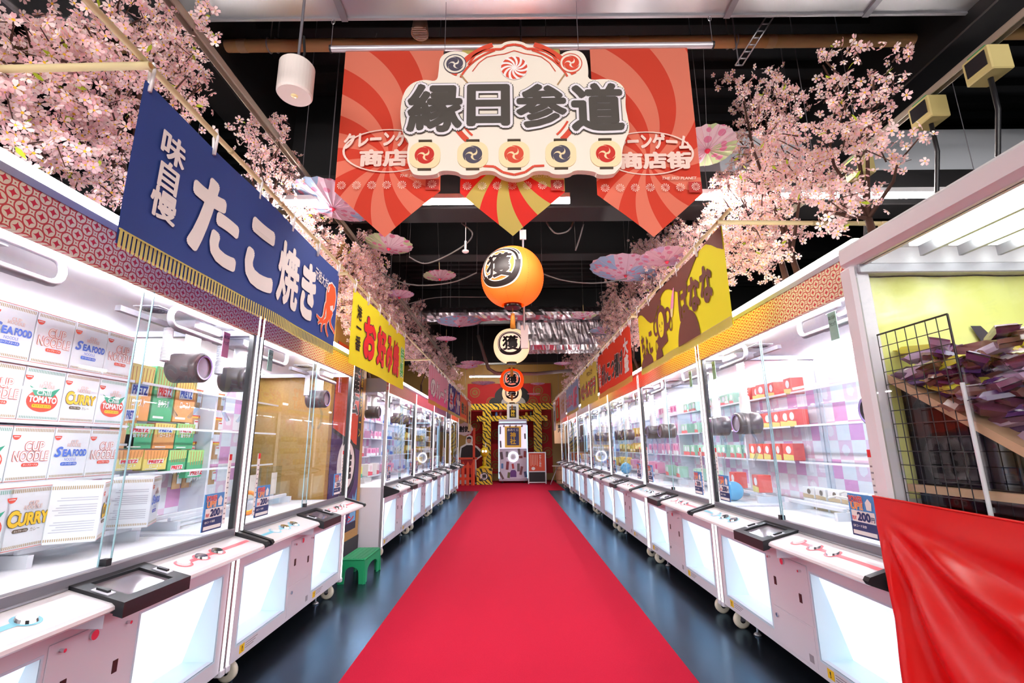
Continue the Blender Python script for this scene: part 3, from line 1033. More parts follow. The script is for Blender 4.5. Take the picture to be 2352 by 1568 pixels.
def stick_box(w, h, d, kind, name_z, label):
    base, band, ink = {'orange': (SN_OR, SN_YE, BLUE_INK), 'green': (SN_GR, SN_LG, RED_INK), 'yellow': (SN_YE, SN_OR, RED_INK)}[kind]
    t = thing('snack_carton', label, 'box', group='stick snack cartons behind the octopus banner')
    MB().box(-w / 2, w / 2, 0, d, 0, h, bev=0.002).build('carton', base, t)
    MB().quad((-w / 2, -0.001, h * 0.55), (w / 2, -0.001, h * 0.62), (w / 2, -0.001, h), (-w / 2, -0.001, h)).build('printed_top', band, t)
    st = MB()
    for i in range(7):
        x = -w * 0.36 + i * w * 0.12
        st.quad((x, -0.0016, h * 0.45), (x + w * 0.035, -0.0016, h * 0.45), (x + w * 0.05 + (i - 3) * w * 0.02, -0.0016, h * 0.95), (x + w * 0.015 + (i - 3) * w * 0.02, -0.0016, h * 0.95))
    st.build('printed_sticks', SN_BR, t)
    MB().quad((-w * 0.34, -0.002, h * name_z), (w * 0.34, -0.002, h * (name_z + 0.03)), (w * 0.34, -0.002, h * (name_z + 0.24)), (-w * 0.34, -0.002, h * (name_z + 0.21))).build('name_field', WHITE_INK, t)
    txt(t, 'PRETZ', (-w * 0.3, h * (name_z + 0.04), w * 0.3, h * (name_z + 0.2)), ink, -0.003, 0.05)
    txt(t, '旨サラダ' if kind == 'green' else 'ロースト', (-w * 0.25, h * (name_z - 0.17), w * 0.27, h * (name_z - 0.03)), WHITE_INK, -0.003, 0.02)
    MB().quad((-w * 0.4, -0.001, h * 0.05), (w * 0.1, -0.001, h * 0.05), (w * 0.1, -0.001, h * 0.09), (-w * 0.4, -0.001, h * 0.09)).build('white_bar', WHITE_INK, t)
    return t


PX = -2.22
for i, (x0, x1, y0, y1, kd, nz, lab) in enumerate((
        (285, 350, 835, 966, 'orange', 0.42, 'orange stick snack carton, leftmost of the upper row'),
        (352, 402, 843, 968, 'green', 0.42, 'green stick snack carton between two orange ones, upper row'),
        (403, 450, 850, 970, 'orange', 0.42, 'orange stick snack carton at the end of the upper row'),
        (244, 284, 900, 1030, 'orange', 0.5, 'orange stick snack carton set lower beside the noodle boxes'),
        (287, 351, 972, 1030, 'green', 0.62, 'green stick snack carton, leftmost of the lower row'),
        (353, 402, 972, 1030, 'orange', 0.62, 'orange stick snack carton between two green ones, lower row'),
        (403, 446, 973, 1031, 'green', 0.62, 'green stick snack carton at the end of the lower row'),
        (233, 327, 1033, 1080, 'yellow', 0.3, 'yellow stick snack carton lying at the near end of the bottom row'),
        (329, 384, 1033, 1079, 'yellow', 0.3, 'second yellow stick snack carton of the bottom row'),
        (386, 427, 1033, 1084, 'green', 0.1, 'light green stick snack carton of the bottom row'),
        (429, 475, 1033, 1095, 'green', 0.05, 'light green stick snack carton at the far end of the bottom row'))):
    ym, xm = (y0 + y1) / 2, (x0 + x1) / 2
    a, b = at(x0, ym, X=PX), at(x1, ym, X=PX)
    a.y = max(a.y, 2.70)
    b.y = max(b.y, a.y + 0.12)
    c, d = at(xm, y0, X=PX), at(xm, y1, X=PX)
    zb = d.z
    t = stick_box(b.y - a.y - 0.006, c.z - zb, 0.06, kd, nz, lab)
    t.location, t.rotation_euler = (PX, (a.y + b.y) / 2, zb), (0, 0, pi / 2)

# hanging packs on hooks in the same machine
pk_m = (M('pack_brown_clear', 'c99a6c', 0.25), M('pack_header_red', 'e8503c', 0.5), M('pack_header_yellow', 'f6c83c', 0.5), PAPER)


def hang_pack(label):
    t = thing('hanging_snack_pack', label, 'snack pack', group='packs hanging on hooks in the second left crane game')
    b = MB()
    n = 5
    vs, fs = [], []
    for j in range(5):
        for i in range(n + 1):
            u, v = i / n, j / 4
            x = -0.04 + 0.08 * u
            vs.append((x, -0.014 * sin(pi * u) * sin(pi * v) - 0.002, -0.13 + 0.11 * v))
    o = len(vs)
    vs += [(x, 0.002 - y * 0.6, z) for x, y, z in vs[:o]]
    for j in range(4):
        for i in range(n):
            a = j * (n + 1) + i
            fs += [(a, a + 1, a + n + 2, a + n + 1), (o + a, o + a + n + 1, o + a + n + 2, o + a + 1)]
    b.add(vs, fs, smooth=True).build('bag', pk_m[0], t)
    h = MB().box(-0.042, 0.042, -0.003, 0.002, -0.02, 0.0).build('header_card', pk_m[1], t)
    MB().box(-0.042, 0.042, -0.004, -0.003, -0.02, -0.009).build('yellow_strip', pk_m[2], h)
    tg = MB().box(-0.02, 0.024, -0.019, -0.017, -0.095, -0.035).build('price_tag', pk_m[3], t)
    MB().quad((-0.016, -0.0195, -0.05), (0.02, -0.0195, -0.05), (0.02, -0.0195, -0.042), (-0.016, -0.0195, -0.042)).build('tag_print', RED_INK, tg)
    MB().cyl((0, 0.0, -0.006), (0, 0.06, -0.002), 0.002, n=6).build('hook', CHROME, t)
    return t


hp = None
hrow = ('top', 'second', 'third', 'bottom')
for r in range(4):
    for c in range(5):
        lab = 'red-headed snack pack hanging in the %s row of hooks, %s from the camera' % (hrow[r], ordn[c])
        if hp is None:
            hp = o = hang_pack(lab)
        else:
            o = copy_tree(hp, None, lab)
        put(o, 'L2', 0.66 + 0.095 * c, 0.825, 1.62 - 0.185 * r)

# general cartons on the shelves of the other machines
PAL = {'green': ('d8e87a', '3fb89a', 'f2e34a'), 'dots': ('fbf3f2', 'e05a6a', 'f3d9dc'), 'pink': ('f7b6d2', 'ffffff', 'e05a9c'), 'blue': ('bcd6f2', '3a6ac0', 'f4f4f4'),
       'red': ('e8584a', 'f6e27a', 'ffffff'), 'white': ('f4f2f2', 'c7b28a', '6a5a4a'), 'mint': ('b8e6cc', 'e86a6a', 'ffffff'), 'gold': ('e6c160', '7a4a2a', 'fff3c0')}
CART = {}


def carton(pal, w, h, d, label):
    key = (pal, w, h, d)
    if key not in CART:
        a, b, c = PAL[pal]
        CART[key] = (MB().box(-w / 2, w / 2, 0, d, 0, h, bev=0.002).mesh('carton', M('card_' + pal + '_a', a, 0.4)),
                     MB().quad((-w / 2, -0.001, 0), (w / 2, -0.001, 0), (w / 2, -0.001, h * 0.3), (-w / 2, -0.001, h * 0.38)).mesh('band', M('card_' + pal + '_b', b, 0.4)),
                     MB().flat(circle(w * 0.08, h * 0.62, min(w, h) * 0.26, 12), -0.0012).mesh('print', M('card_' + pal + '_c', c, 0.4)))
    t = thing('prize_carton', label, 'box')
    for nme, me in zip(('carton', 'printed_band', 'printed_picture'), CART[key]):
        o = bpy.data.objects.new(nme, me)
        COL.objects.link(o)
        o.parent = t
    return t


WHICH = {'L3': 'first past the pillar', 'L4': 'second past the pillar', 'L5': 'third past the pillar', 'L6': 'last left machine',
         'R1': 'nearest right machine', 'R2': 'under the monkey banner', 'R3': 'third right machine', 'R4': 'fourth right machine', 'R5': 'fifth right machine',
         'R6': 'sixth right machine', 'R7': 'last right machine'}
FILL = {'L3': (('green', 0.15, 0.13), ('dots', 0.15, 0.15)), 'L4': (('pink', 0.16, 0.12), ('blue', 0.14, 0.16)), 'L5': (('white', 0.15, 0.14), ('gold', 0.14, 0.16)),
        'L6': (('gold', 0.15, 0.13), ('white', 0.15, 0.13)),
        'R2': (('mint', 0.10, 0.12), ('red', 0.12, 0.13)), 'R3': (('pink', 0.13, 0.14), ('mint', 0.13, 0.12)), 'R4': (('gold', 0.14, 0.16), ('pink', 0.15, 0.14)),
        'R5': (('blue', 0.15, 0.14), ('gold', 0.15, 0.14)), 'R6': (('white', 0.14, 0.14), ('gold', 0.14, 0.12)), 'R7': (('gold', 0.15, 0.14), ('white', 0.15, 0.14))}
SHN = {1.575: 'top shelf', 1.325: 'middle shelf', 1.065: 'lowest shelf', 0.8245: 'prize bars'}
CN = {'green': 'yellow-green', 'dots': 'white and red', 'pink': 'pink', 'blue': 'pale blue', 'red': 'red and yellow', 'white': 'white and tan', 'mint': 'mint green', 'gold': 'golden'}
for key, booths in FILL.items():
    W = MACH[key][1]
    for bi, (pal, w, h) in enumerate(booths):
        x0, x1 = (0.06, W / 2 - 0.03) if bi == 0 else (W / 2 + 0.03, W - 0.06)
        for z in (1.325, 1.065, 0.8245, 1.575):
            if z == 1.575 and (key not in ('L3', 'R3', 'R2', 'L4')):
                continue
            n = int((x1 - x0) / (w + 0.012))
            if z == 0.8245:
                n = 2
            for i in range(n):
                if z != 0.8245 and rnd.random() < 0.12:
                    continue
                lab = '%s %s carton from the %s end, %s, %s' % (ordn[i], CN[pal], 'near' if key[0] == 'L' else 'far', SHN[z], WHICH[key])
                o = carton(pal, w, h, 0.10, lab)
                o['group'] = '%s cartons, %s, %s' % (CN[pal], SHN[z], WHICH[key])
                xx = x0 + (i + 0.5) * (x1 - x0) / n
                put(o, key, xx, 0.46 if z == 0.8245 else 0.74 + rnd.uniform(-0.02, 0.02), z + 0.0005, rnd.uniform(-0.12, 0.12))

# nearest right machine: trays of little boxes and white paper strips on the playfield
for i in range(6):
    for j in range(2):
        o = carton('white', 0.115, 0.07, 0.09, '%s small white carton from the far end, %s layer, nearest right machine' % (ordn[i], ('lower', 'upper')[j]))
        o['group'] = 'small white cartons, %s layer, nearest right machine' % ('lower', 'upper')[j]
        put(o, 'R1', 0.14 + 0.135 * i, 0.62, 0.753 + 0.0715 * j, rnd.uniform(-0.05, 0.05))
sh = MB()
for k in range(34):
    x, y = 0.95 + rnd.random() * 0.62, 0.30 + rnd.random() * 0.42
    a = rnd.uniform(-0.4, 0.4)
    z = 0.765 + rnd.random() * 0.16
    pts = [(x + cos(a) * t_ * 0.05 - sin(a) * 0.012 * sin(t_ * 2.2), y + sin(a) * t_ * 0.05 + cos(a) * 0.012 * sin(t_ * 2.2), z + 0.01 * sin(t_ * 1.7)) for t_ in range(-4, 5)]
    sh.tube([p for p in pts], 0.006, 5)
o = sh.build('shredded_paper', M('paper_shred', 'f0eeea', 0.7))
tag(o, 'loose white wavy paper strips heaped in the nearest right machine', 'paper', kind='stuff')
put(o, 'R1', 0, 0, 0)
for key, x, y, r, lab, col in (('R2', 1.42, 0.32, 0.075, 'glossy blue vinyl ball on the playfield under the monkey banner', '5fb4e0'),
                               ('R4', 1.3, 0.32, 0.085, 'glossy blue vinyl ball in the fourth right machine', '5fb4e0')):
    t = thing('vinyl_ball', lab, 'ball')
    MB().lathe([(r * sin(i * pi / 14), r - r * cos(i * pi / 14)) for i in range(15)], 24).build('ball', M('ball_blue', col, 0.15), t)
    MB().lathe([(r * 0.2, 2 * r * 0.985), (r * 0.08, 2 * r + 0.003), (0.0, 2 * r + 0.003)], 12).build('valve', WHITE, t)
    put(t, key, x, y, 0.7525)
t = thing('prize_ring', 'orange and yellow ring toy leaning in the machine before the gold pillar', 'toy')
MB().tube([(0, cos(a) * 0.07, 0.082 + sin(a) * 0.07) for a in [i * 2 * pi / 24 for i in range(24)]], 0.012, 8, closed=True).build('ring', M('ring_orange', 'f08a30', 0.4), t)
MB().tube([(0.012, cos(a) * 0.06, 0.082 + sin(a) * 0.06) for a in [i * 2 * pi / 24 for i in range(24)]], 0.008, 8, closed=True).build('inner_ring', M('ring_yellow', 'f6d53c', 0.4), t)
put(t, 'L2', 0.72, 0.36, 0.7525, 0.2)
for i, x in enumerate((1.02, 1.35)):
    t = thing('clear_stand', 'clear acrylic board standing %s on the playfield before the gold pillar' % ('nearer', 'farther')[i], 'stand')
    MB().box(-0.12, 0.12, 0, 0.006, 0.0, 0.30).build('board', glass('stand_acrylic', 'eef6fa', 1.5), t)
    MB().box(-0.045, 0.045, -0.002, 0.0, 0.08, 0.25).build('board_window', M('acrylic_frost', 'e6e2dc', 0.4), t)
    put(t, 'L2', x, 0.5, 0.7525)

# ------------------------------------------------------------------ festival banners on bamboo poles
BAMBOO = M('bamboo', 'c8b68a', 0.45)
TAPE = M('white_tape', 'e9e4e6', 0.6)
BX = 1.25


def wave(L, amp=0.006, ph=0.0):
    return lambda x, z: amp * sin(x * 5.1 + ph) + amp * 0.6 * sin(x * 11 + z * 4 + ph * 2) * (1.0 - z * 0.8)


def make_banner(side, ya, yb, label, mat, fringe=None, z0=1.84, H=0.6, hem=None, ph=0.0, group='festival banners over the crane games', straps=6):
    """cloth hung from a pole; local x runs along the cloth as read, z up, front faces -y"""
    L = yb - ya
    loc = (-BX, ya, z0) if side == 'L' else (BX, yb, z0)
    t = thing('festival_banner', label, 'banner', loc, pi / 2 if side == 'L' else -pi / 2, group)
    w = wave(L, 0.006, ph)
    nx, nz = 40, 10
    g = MB()
    vs = [(L * i / nx, w(L * i / nx, H * j / nz), H * j / nz) for j in range(nz + 1) for i in range(nx + 1)]
    vs += [(x, y + 0.002, z) for x, y, z in vs]
    o = (nx + 1) * (nz + 1)
    fs = []
    for j in range(nz):
        for i in range(nx):
            a = j * (nx + 1) + i
            fs += [(a, a + 1, a + nx + 2, a + nx + 1), (o + a, o + a + nx + 1, o + a + nx + 2, o + a + 1)]
    g.add(vs, fs, 0, True)
    g.build('cloth', mat, t)
    if fringe:
        f = MB()
        n = int(L / 0.0195)
        for i in range(n):
            x = i * L / n
            y = w(x, 0) - 0.003
            f.quad((x + 0.003, y, -0.012), (x + 0.0155, y, -0.012), (x + 0.0155, y, 0.052), (x + 0.003, y, 0.052))
        f.quad((0, w(0, 0) - 0.0015, 0.046), (L, w(L, 0) - 0.0015, 0.046), (L, w(L, 0) - 0.0015, 0.052), (0, w(0, 0) - 0.0015, 0.052))
        f.build('fringe', fringe, t)
    if hem:
        g2 = MB()
        for i in range(nx):
            xa, xb = L * i / nx, L * (i + 1) / nx
            g2.quad((xa, w(xa, 0) - 0.0015, -0.005), (xb, w(xb, 0) - 0.0015, -0.005), (xb, w(xb, 0.06) - 0.0015, 0.06), (xa, w(xa, 0.06) - 0.0015, 0.06))
        g2.build('hem', hem, t)
    for i in range(straps):
        x = 0.02 + (L - 0.04) * i / (straps - 1)
        s = MB()
        s.tube([(x, 0.0, H - 0.03), (x + 0.004, 0.012, H + 0.05), (x, 0.0, H + 0.085), (x - 0.006, -0.012, H + 0.05), (x, -0.004, H - 0.03)], 0.006, 5)
        s.build('tie_strap', TAPE, t)

    def warp(x, y, z):
        return (x, w(x, max(0, z)) + y, z)
    return t, L, H, warp


def pole(p0, p1, label, r=0.0115):
    t = thing('bamboo_pole', label, 'pole', group='bamboo poles carrying the banners')
    p0, p1 = Vector(p0), Vector(p1)
    MB().cyl(p0, p1, r, n=12).build('cane', BAMBOO, t)
    n = max(2, int((p1 - p0).length / 0.42))
    d = (p1 - p0).normalized()
    for i in range(1, n):
        c = p0.lerp(p1, i / n)
        MB().cyl(c - d * 0.006, c + d * 0.006, r * 1.16, n=12).build('node_ring', M('bamboo_node', 'a8946a', 0.5), t)
    for e, s in ((p0, -1), (p1, 1)):
        MB().cyl(e - d * 0.002 * s, e + d * 0.001 * s, r * 0.72, n=10).build('cut_end', M('bamboo_end', 'c08a50', 0.6), t)


ZP = 2.50
pole((-BX, 0.92, ZP), (-BX, 3.30, ZP), 'long bamboo pole carrying the blue octopus banner')
pole((-BX, 3.33, ZP - 0.01), (-BX, 6.95, ZP - 0.01), 'long bamboo pole carrying the yellow red-lettered banner')
pole((-BX, 6.98, ZP), (-BX, 14.4, ZP), 'long bamboo pole carrying the far left banners')
pole((BX, 2.45, ZP), (BX, 4.62, ZP), 'long bamboo pole carrying the yellow monkey banner')
pole((BX, 4.66, ZP), (BX, 8.72, ZP), 'long bamboo pole carrying the red and pale yellow banners')
pole((BX, 8.75, ZP), (BX, 14.5, ZP), 'long bamboo pole carrying the far right banners')
for sx, yy, zz, lab in ((-1, 1.36, 2.475, 'bamboo cross pole at the near end of the blue banner'), (-1, 3.34, 2.475, 'bamboo cross pole between the blue and yellow banners'), (-1, 6.96, 2.475, 'bamboo cross pole before the pink banner'),
                        (1, 2.56, 2.475, 'bamboo cross pole at the near end of the monkey banner'), (1, 4.64, 2.475, 'bamboo cross pole between the monkey and red banners')):
    pole((sx * (BX - 0.03), yy, zz), (sx * 2.35, yy, zz - 0.02), lab, 0.013)
    u = thing('pole_support', 'upright support under the %s' % lab, 'post', group='uprights under the bamboo cross poles')
    MB().box(sx * 2.2 - 0.02, sx * 2.2 + 0.02, yy - 0.02, yy + 0.02, 1.995, zz - 0.01, bev=0.003).build('upright', M('pale_wood', 'cdb892', 0.6), u)
    MB().box(sx * 2.2 - 0.06, sx * 2.2 + 0.06, yy - 0.06, yy + 0.06, 1.9955, 2.005).build('base_plate', ALUD, u)

NAVY = cloth('navy_banner_cloth', '2f4b96', 0.12)
YEL = cloth('yellow_banner_cloth', 'f4ea2c', 0.12)
PALEY = cloth('pale_yellow_banner_cloth', 'f0e674', 0.2)
REDC = cloth('red_banner_cloth', 'ee4a2a', 0.2)
FR_Y = cloth('fringe_yellow', 'e8dc84', 0.2)
HEM_O = cloth('hem_orange', 'f0bc5c', 0.2)
BROWN = M('chocolate_ink', '6d3f36', 0.7)
YINK = M('banner_yellow_ink', 'f4ea2c', 0.7)
ORG = M('octopus_orange', 'f0602c', 0.6)

# blue octopus banner
t, L, H, wp = make_banner('L', 1.385, 3.235, 'navy blue festival banner with white letters and an orange octopus', NAVY, FR_Y)
txt(t, '味自慢', (0.10, 0.16, 0.23, 0.50), WHITE_INK, -0.006, 0.03, vertical=True, warp=wp)
txt(t, 'た', (0.29, 0.12, 0.62, 0.47), WHITE_INK, -0.006, 0.045, warp=wp)
txt(t, 'こ', (0.68, 0.12, 0.93, 0.46), WHITE_INK, -0.006, 0.055, warp=wp)
txt(t, '焼', (0.97, 0.12, 1.24, 0.48), WHITE_INK, -0.006, 0.035, warp=wp)
txt(t, 'き', (1.27, 0.12, 1.48, 0.48), WHITE_INK, -0.006, 0.05, warp=wp)
txt(t, '元祖大だこ', (1.45, 0.41, 1.72, 0.49), WHITE_INK, -0.006, 0.02, rot=-0.06, warp=wp)


def blob(mb, pts, y, mi):
    mb.add([wp(x, y, z) for x, z in pts], [tuple(range(len(pts)))], mi)


oc = MB()
head = [(1.66, 0.30), (1.655, 0.38), (1.68, 0.45), (1.73, 0.475), (1.785, 0.46), (1.81, 0.40), (1.80, 0.32), (1.76, 0.27), (1.70, 0.265)]
blob(oc, [(1.73 + (x - 1.73) * 1.13, 0.37 + (z - 0.37) * 1.11) for x, z in head], -0.006, 0)
blob(oc, head, -0.0075, 1)
blob(oc, [(1.725, 0.31), (1.775, 0.33), (1.78, 0.285), (1.735, 0.285)], -0.0085, 0)
blob(oc, [(1.67, 0.39), (1.68, 0.43), (1.70, 0.45), (1.69, 0.40)], -0.0085, 0)
for k, (x0, z0, bend, ln) in enumerate(((1.67, 0.31, -1.0, 0.24), (1.68, 0.29, -0.6, 0.24), (1.70, 0.275, -0.25, 0.22), (1.735, 0.27, 0.1, 0.21), (1.765, 0.28, 0.35, 0.19))):
    for wdt, mi, yy in ((0.026, 0, -0.006), (0.016, 1, -0.0078)):
        A, B = [], []
        for i in range(13):
            s = i / 12
            a = -pi / 2 + bend + 1.5 * sin(s * 5.0 + k) * 0.55
            if i == 0:
                px, pz = x0, z0
            else:
                px, pz = px + cos(a) * ln / 12, pz + sin(a) * ln / 12
            ww = wdt * (1 - 0.55 * s)
            A.append((px - sin(a) * ww, pz + cos(a) * ww))
            B.append((px + sin(a) * ww, pz - cos(a) * ww))
        for i in range(12):
            blob(oc, [A[i], B[i], B[i + 1], A[i + 1]], yy, mi)
oc.build('octopus_print', (WHITE_INK, ORG), t)

# yellow banner with red letters
t, L, H, wp = make_banner('L', 3.57, 5.37, 'bright yellow festival banner with big red outlined letters', YEL, hem=YEL, ph=1.0)
txt(t, '港一番', (0.10, 0.12, 0.23, 0.50), BLACK_INK, -0.006, 0.02, vertical=True, warp=wp)
for s, x0, x1 in (('お', 0.30, 0.62), ('好', 0.66, 1.0), ('み', 1.03, 1.27), ('焼', 1.29, 1.56)):
    txt(t, s, (x0, 0.10, x1, 0.47), RED_INK, -0.0075, 0.055, warp=wp, outline=((0.02, M('navy_outline', '2a2a4a', 0.6), 0.0015),))
txt(t, '特製', (1.62, 0.12, 1.75, 0.46), M('green_ink', '5cc05a', 0.6), -0.0075, 0.03, vertical=True, warp=wp, outline=((0.05, WHITE_INK, 0.0015),))


def stripe_cloth(name, a, b, sc):
    m = cloth(name, a, 0.2)
    n = NT(m)
    o = n.obj()
    f = n.math('GREATER_THAN', n.math('FRACT', n.math('MULTIPLY', o[0], sc)), 0.5)
    up = n.math('GREATER_THAN', o[2], 0.2)
    n.link(n.mix(up, S(b), n.mix(f, S(a), S('f6b0c8'))), n.b.inputs['Base Color'])
    return m


t, L, H, wp = make_banner('L', 7.05, 9.15, 'pink striped festival banner with white letters', stripe_cloth('pink_stripe_cloth', 'f8c6d8', 'f0609a', 6.0), hem=HEM_O, ph=2.0)
txt(t, 'の', (0.16, 0.12, 0.55, 0.40), WHITE_INK, -0.0075, 0.05, warp=wp, outline=((0.03, M('grey_outline', '9a6a7a', 0.6), 0.0015),))
txt(t, 'クレープ', (0.62, 0.12, 1.85, 0.42), WHITE_INK, -0.0075, 0.055, warp=wp, outline=((0.03, M('grey_outline'), 0.0015),))
t, L, H, wp = make_banner('L', 9.3, 11.3, 'violet and white festival banner with red letters', cloth('violet_banner_cloth', '4a4a9c', 0.2), hem=FR_Y, ph=0.5)
txt(t, '氷', (0.1, 0.08, 0.7, 0.54), WHITE_INK, -0.006, 0.09, warp=wp)
txt(t, '生', (0.2, 0.2, 0.55, 0.42), RED_INK, -0.009, 0.06, warp=wp)
txt(t, '汁', (1.3, 0.08, 1.95, 0.54), WHITE_INK, -0.006, 0.09, warp=wp)
txt(t, 'イ', (0.75, 0.05, 1.25, 0.56), RED_INK, -0.009, 0.09, warp=wp, outline=((0.05, WHITE_INK, 0.002),))
t, L, H, wp = make_banner('L', 11.4, 13.1, 'orange festival banner with dark brush letters near the far fence', cloth('orange_banner_cloth', 'f0703a', 0.2), hem=HEM_O, ph=0.8, straps=5)
txt(t, '焼とり', (0.25, 0.14, 1.45, 0.44), BLACK_INK, -0.0075, 0.05, warp=wp, outline=((0.03, PALEY, 0.0015),))

# yellow and brown monkey banner
t, L, H, wp = make_banner('R', 2.56, 4.49, 'yellow and chocolate brown festival banner with a cartoon monkey', YEL, FR_Y, z0=1.855, ph=0.3)
br = MB()


def bl2(pts, y=-0.006, mi=0):
    br.add([wp(x, y, z) for x, z in pts], [tuple(range(len(pts)))], mi)


def drip(x0, x1, wv):
    n = 24
    for i in range(n):
        xa, xb = x0 + (x1 - x0) * i / n, x0 + (x1 - x0) * (i + 1) / n
        bl2([(xa, 0.602), (xb, 0.602), (xb, wv(xb)), (xa, wv(xa))])


drip(0, L, lambda x: 0.50 + 0.075 * sin(x * 8.2 + 0.9) - 0.03 * sin(x * 3.0))
for cx, r, hh in ((0.22, 0.20, 0.11), (0.60, 0.10, 0.10), (1.27, 0.20, 0.22)):
    bl2([(cx + r * cos(a), 0.05 + hh * sin(a)) for a in [i * pi / 16 for i in range(17)]])
mx, mz = 0.72, 0.30
bl2([(mx + 0.15 * cos(a), mz + 0.03 + 0.14 * sin(a)) for a in [i * 2 * pi / 28 for i in range(28)]])
for s in (-1, 1):
    br.add([wp(mx + s * 0.17 + 0.075 * cos(a) * k, -0.006, mz + 0.03 + 0.08 * sin(a) * k) for k in (1.0, 0.62) for a in [i * 2 * pi / 20 for i in range(20)]],
           [(i, (i + 1) % 20, 20 + (i + 1) % 20, 20 + i) for i in range(20)])
bl2([(mx - 0.01, mz + 0.16), (mx + 0.02, mz + 0.16), (mx + 0.045, mz + 0.205), (mx + 0.02, mz + 0.225), (mx + 0.0, mz + 0.215), (mx - 0.025, mz + 0.225), (mx - 0.04, mz + 0.2)])
bl2([(mx - 0.12, mz - 0.19), (mx + 0.15, mz - 0.16), (mx + 0.12, mz - 0.08), (mx + 0.2, mz - 0.06), (mx + 0.19, mz - 0.02), (mx + 0.08, mz - 0.05), (mx - 0.08, mz - 0.05), (mx - 0.17, mz - 0.09), (mx - 0.14, mz - 0.13)])
for cx, cz in ((mx - 0.18, mz - 0.14), (mx + 0.23, mz - 0.04)):
    br.add([wp(cx + 0.035 * cos(a) * k, -0.0065, cz + 0.06 * sin(a) * k) for k in (1.0, 0.7) for a in [i * 2 * pi / 16 for i in range(16)]],
           [(i, (i + 1) % 16, 16 + (i + 1) % 16, 16 + i) for i in range(16)])
bl2([(mx + 0.085 * cos(a) + 0.0, mz + 0.01 + (0.105 + 0.012 * abs(cos(a))) * sin(a)) for a in [i * 2 * pi / 28 for i in range(28)]], -0.0075, 1)
for ex in (-0.04, 0.045):
    bl2([(mx + ex + 0.011 * cos(a), mz + 0.01 + 0.016 * sin(a)) for a in [i * 2 * pi / 12 for i in range(12)]], -0.009, 0)
bl2([(mx - 0.006, mz - 0.012), (mx + 0.008, mz - 0.012), (mx + 0.001, mz - 0.022)], -0.009, 0)
for sg in (-1, 1):
    A = [(mx + sg * 0.012 + 0.012 * cos(a), mz - 0.032 + 0.012 * sin(a)) for a in [pi + i * pi / 6 for i in range(7)]]
    for i in range(6):
        (xa, za), (xb, zb) = A[i], A[i + 1]
        bl2([(xa, za), (xb, zb), (xb, zb - 0.004), (xa, za - 0.004)], -0.009, 0)
br.build('monkey_print', (BROWN, YINK), t)
bn = MB()
for i in range(10):
    s0, s1 = i / 10, (i + 1) / 10
    f = lambda s: (mx + 0.27 + 0.10 * s * s * 0.5 + 0.03 * s, 0.30 + 0.21 * s)
    (xa, za), (xb, zb) = f(s0), f(s1)
    w0, w1 = 0.03 * sin(pi * (0.15 + 0.75 * s0)), 0.03 * sin(pi * (0.15 + 0.75 * s1))
    bn.add([wp(xa - w0, -0.0085, za), wp(xa + w0, -0.0085, za), wp(xb + w1, -0.0085, zb), wp(xb - w1, -0.0085, zb)], [(0, 1, 2, 3)], 0 if i > 2 else 1)
bn.build('banana_print', (M('pink_icing', 'f2a0c4', 0.6), M('banana_cream', 'f4ecb0', 0.6)), t)
txt(t, 'ちょこ', (0.07, 0.13, 0.42, 0.36), BROWN, -0.0075, 0.045, warp=wp)
txt(t, 'ばなな', (1.13, 0.22, 1.72, 0.48), BROWN, -0.0075, 0.05, warp=wp)

t, L, H, wp = make_banner('R', 4.8, 6.75, 'red festival banner with black and white brush letters', REDC, hem=HEM_O, ph=1.4)
txt(t, '美味', (0.06, 0.13, 0.22, 0.48), WHITE_INK, -0.006, 0.02, vertical=True, warp=wp)
txt(t, 'げんこつ揚げ', (0.28, 0.14, 1.55, 0.42), BLACK_INK, -0.0075, 0.045, warp=wp, outline=((0.03, WHITE_INK, 0.0015),))
txt(t, '大盛', (1.62, 0.12, 1.86, 0.5), WHITE_INK, -0.006, 0.05, vertical=True, warp=wp)
t, L, H, wp = make_banner('R', 6.88, 8.62, 'pale yellow festival banner with red outlined letters', PALEY, ph=0.2)
txt(t, 'ベビーカステラ', (0.08, 0.12, 1.62, 0.38), M('castella_red', 'cc4a44', 0.6), -0.0095, 0.05, warp=wp, outline=((0.03, WHITE_INK, 0.0015), (0.06, BLACK_INK, 0.003)))
txt(t, 'やわらか', (0.9, 0.44, 1.4, 0.53), BROWN, -0.006, 0.02, warp=wp)
t, L, H, wp = make_banner('R', 8.82, 10.9, 'pale blue festival banner with pink letters', cloth('pale_blue_banner_cloth', 'b4cbe8', 0.2), hem=FR_Y, ph=0.9)
txt(t, 'わたあめ', (0.1, 0.15, 1.2, 0.42), M('pink_ink', 'ee4f86', 0.6), -0.0075, 0.04, warp=wp, outline=((0.04, WHITE_INK, 0.0015),))
txt(t, '綿菓子', (1.3, 0.08, 1.95, 0.5), M('pink_ink'), -0.0075, 0.05, warp=wp)
t, L, H, wp = make_banner('R', 11.05, 12.4, 'white festival banner with faint tan lettering beyond the blue one', cloth('white_banner_cloth', 'e6dfe4', 0.2), ph=0.4, straps=5)
txt(t, '甘味', (0.3, 0.1, 1.1, 0.5), M('tan_ink', 'caa470', 0.6), -0.006, 0.03, warp=wp)
t, L, H, wp = make_banner('R', 12.5, 13.5, 'small red banner with a green picture near the far wall', REDC, hem=HEM_O, z0=1.8, H=0.66, ph=0.4, straps=5)
MB().add([wp(x, -0.006, z) for x, z in ((0.2, 0.12), (0.8, 0.12), (0.7, 0.4), (0.3, 0.42))], [(0, 1, 2, 3)]).build('green_picture', M('picture_green', 'a4cc6a', 0.6), t)
txt(t, '楽市', (0.25, 0.46, 0.8, 0.6), WHITE_INK, -0.006, 0.02, warp=wp)
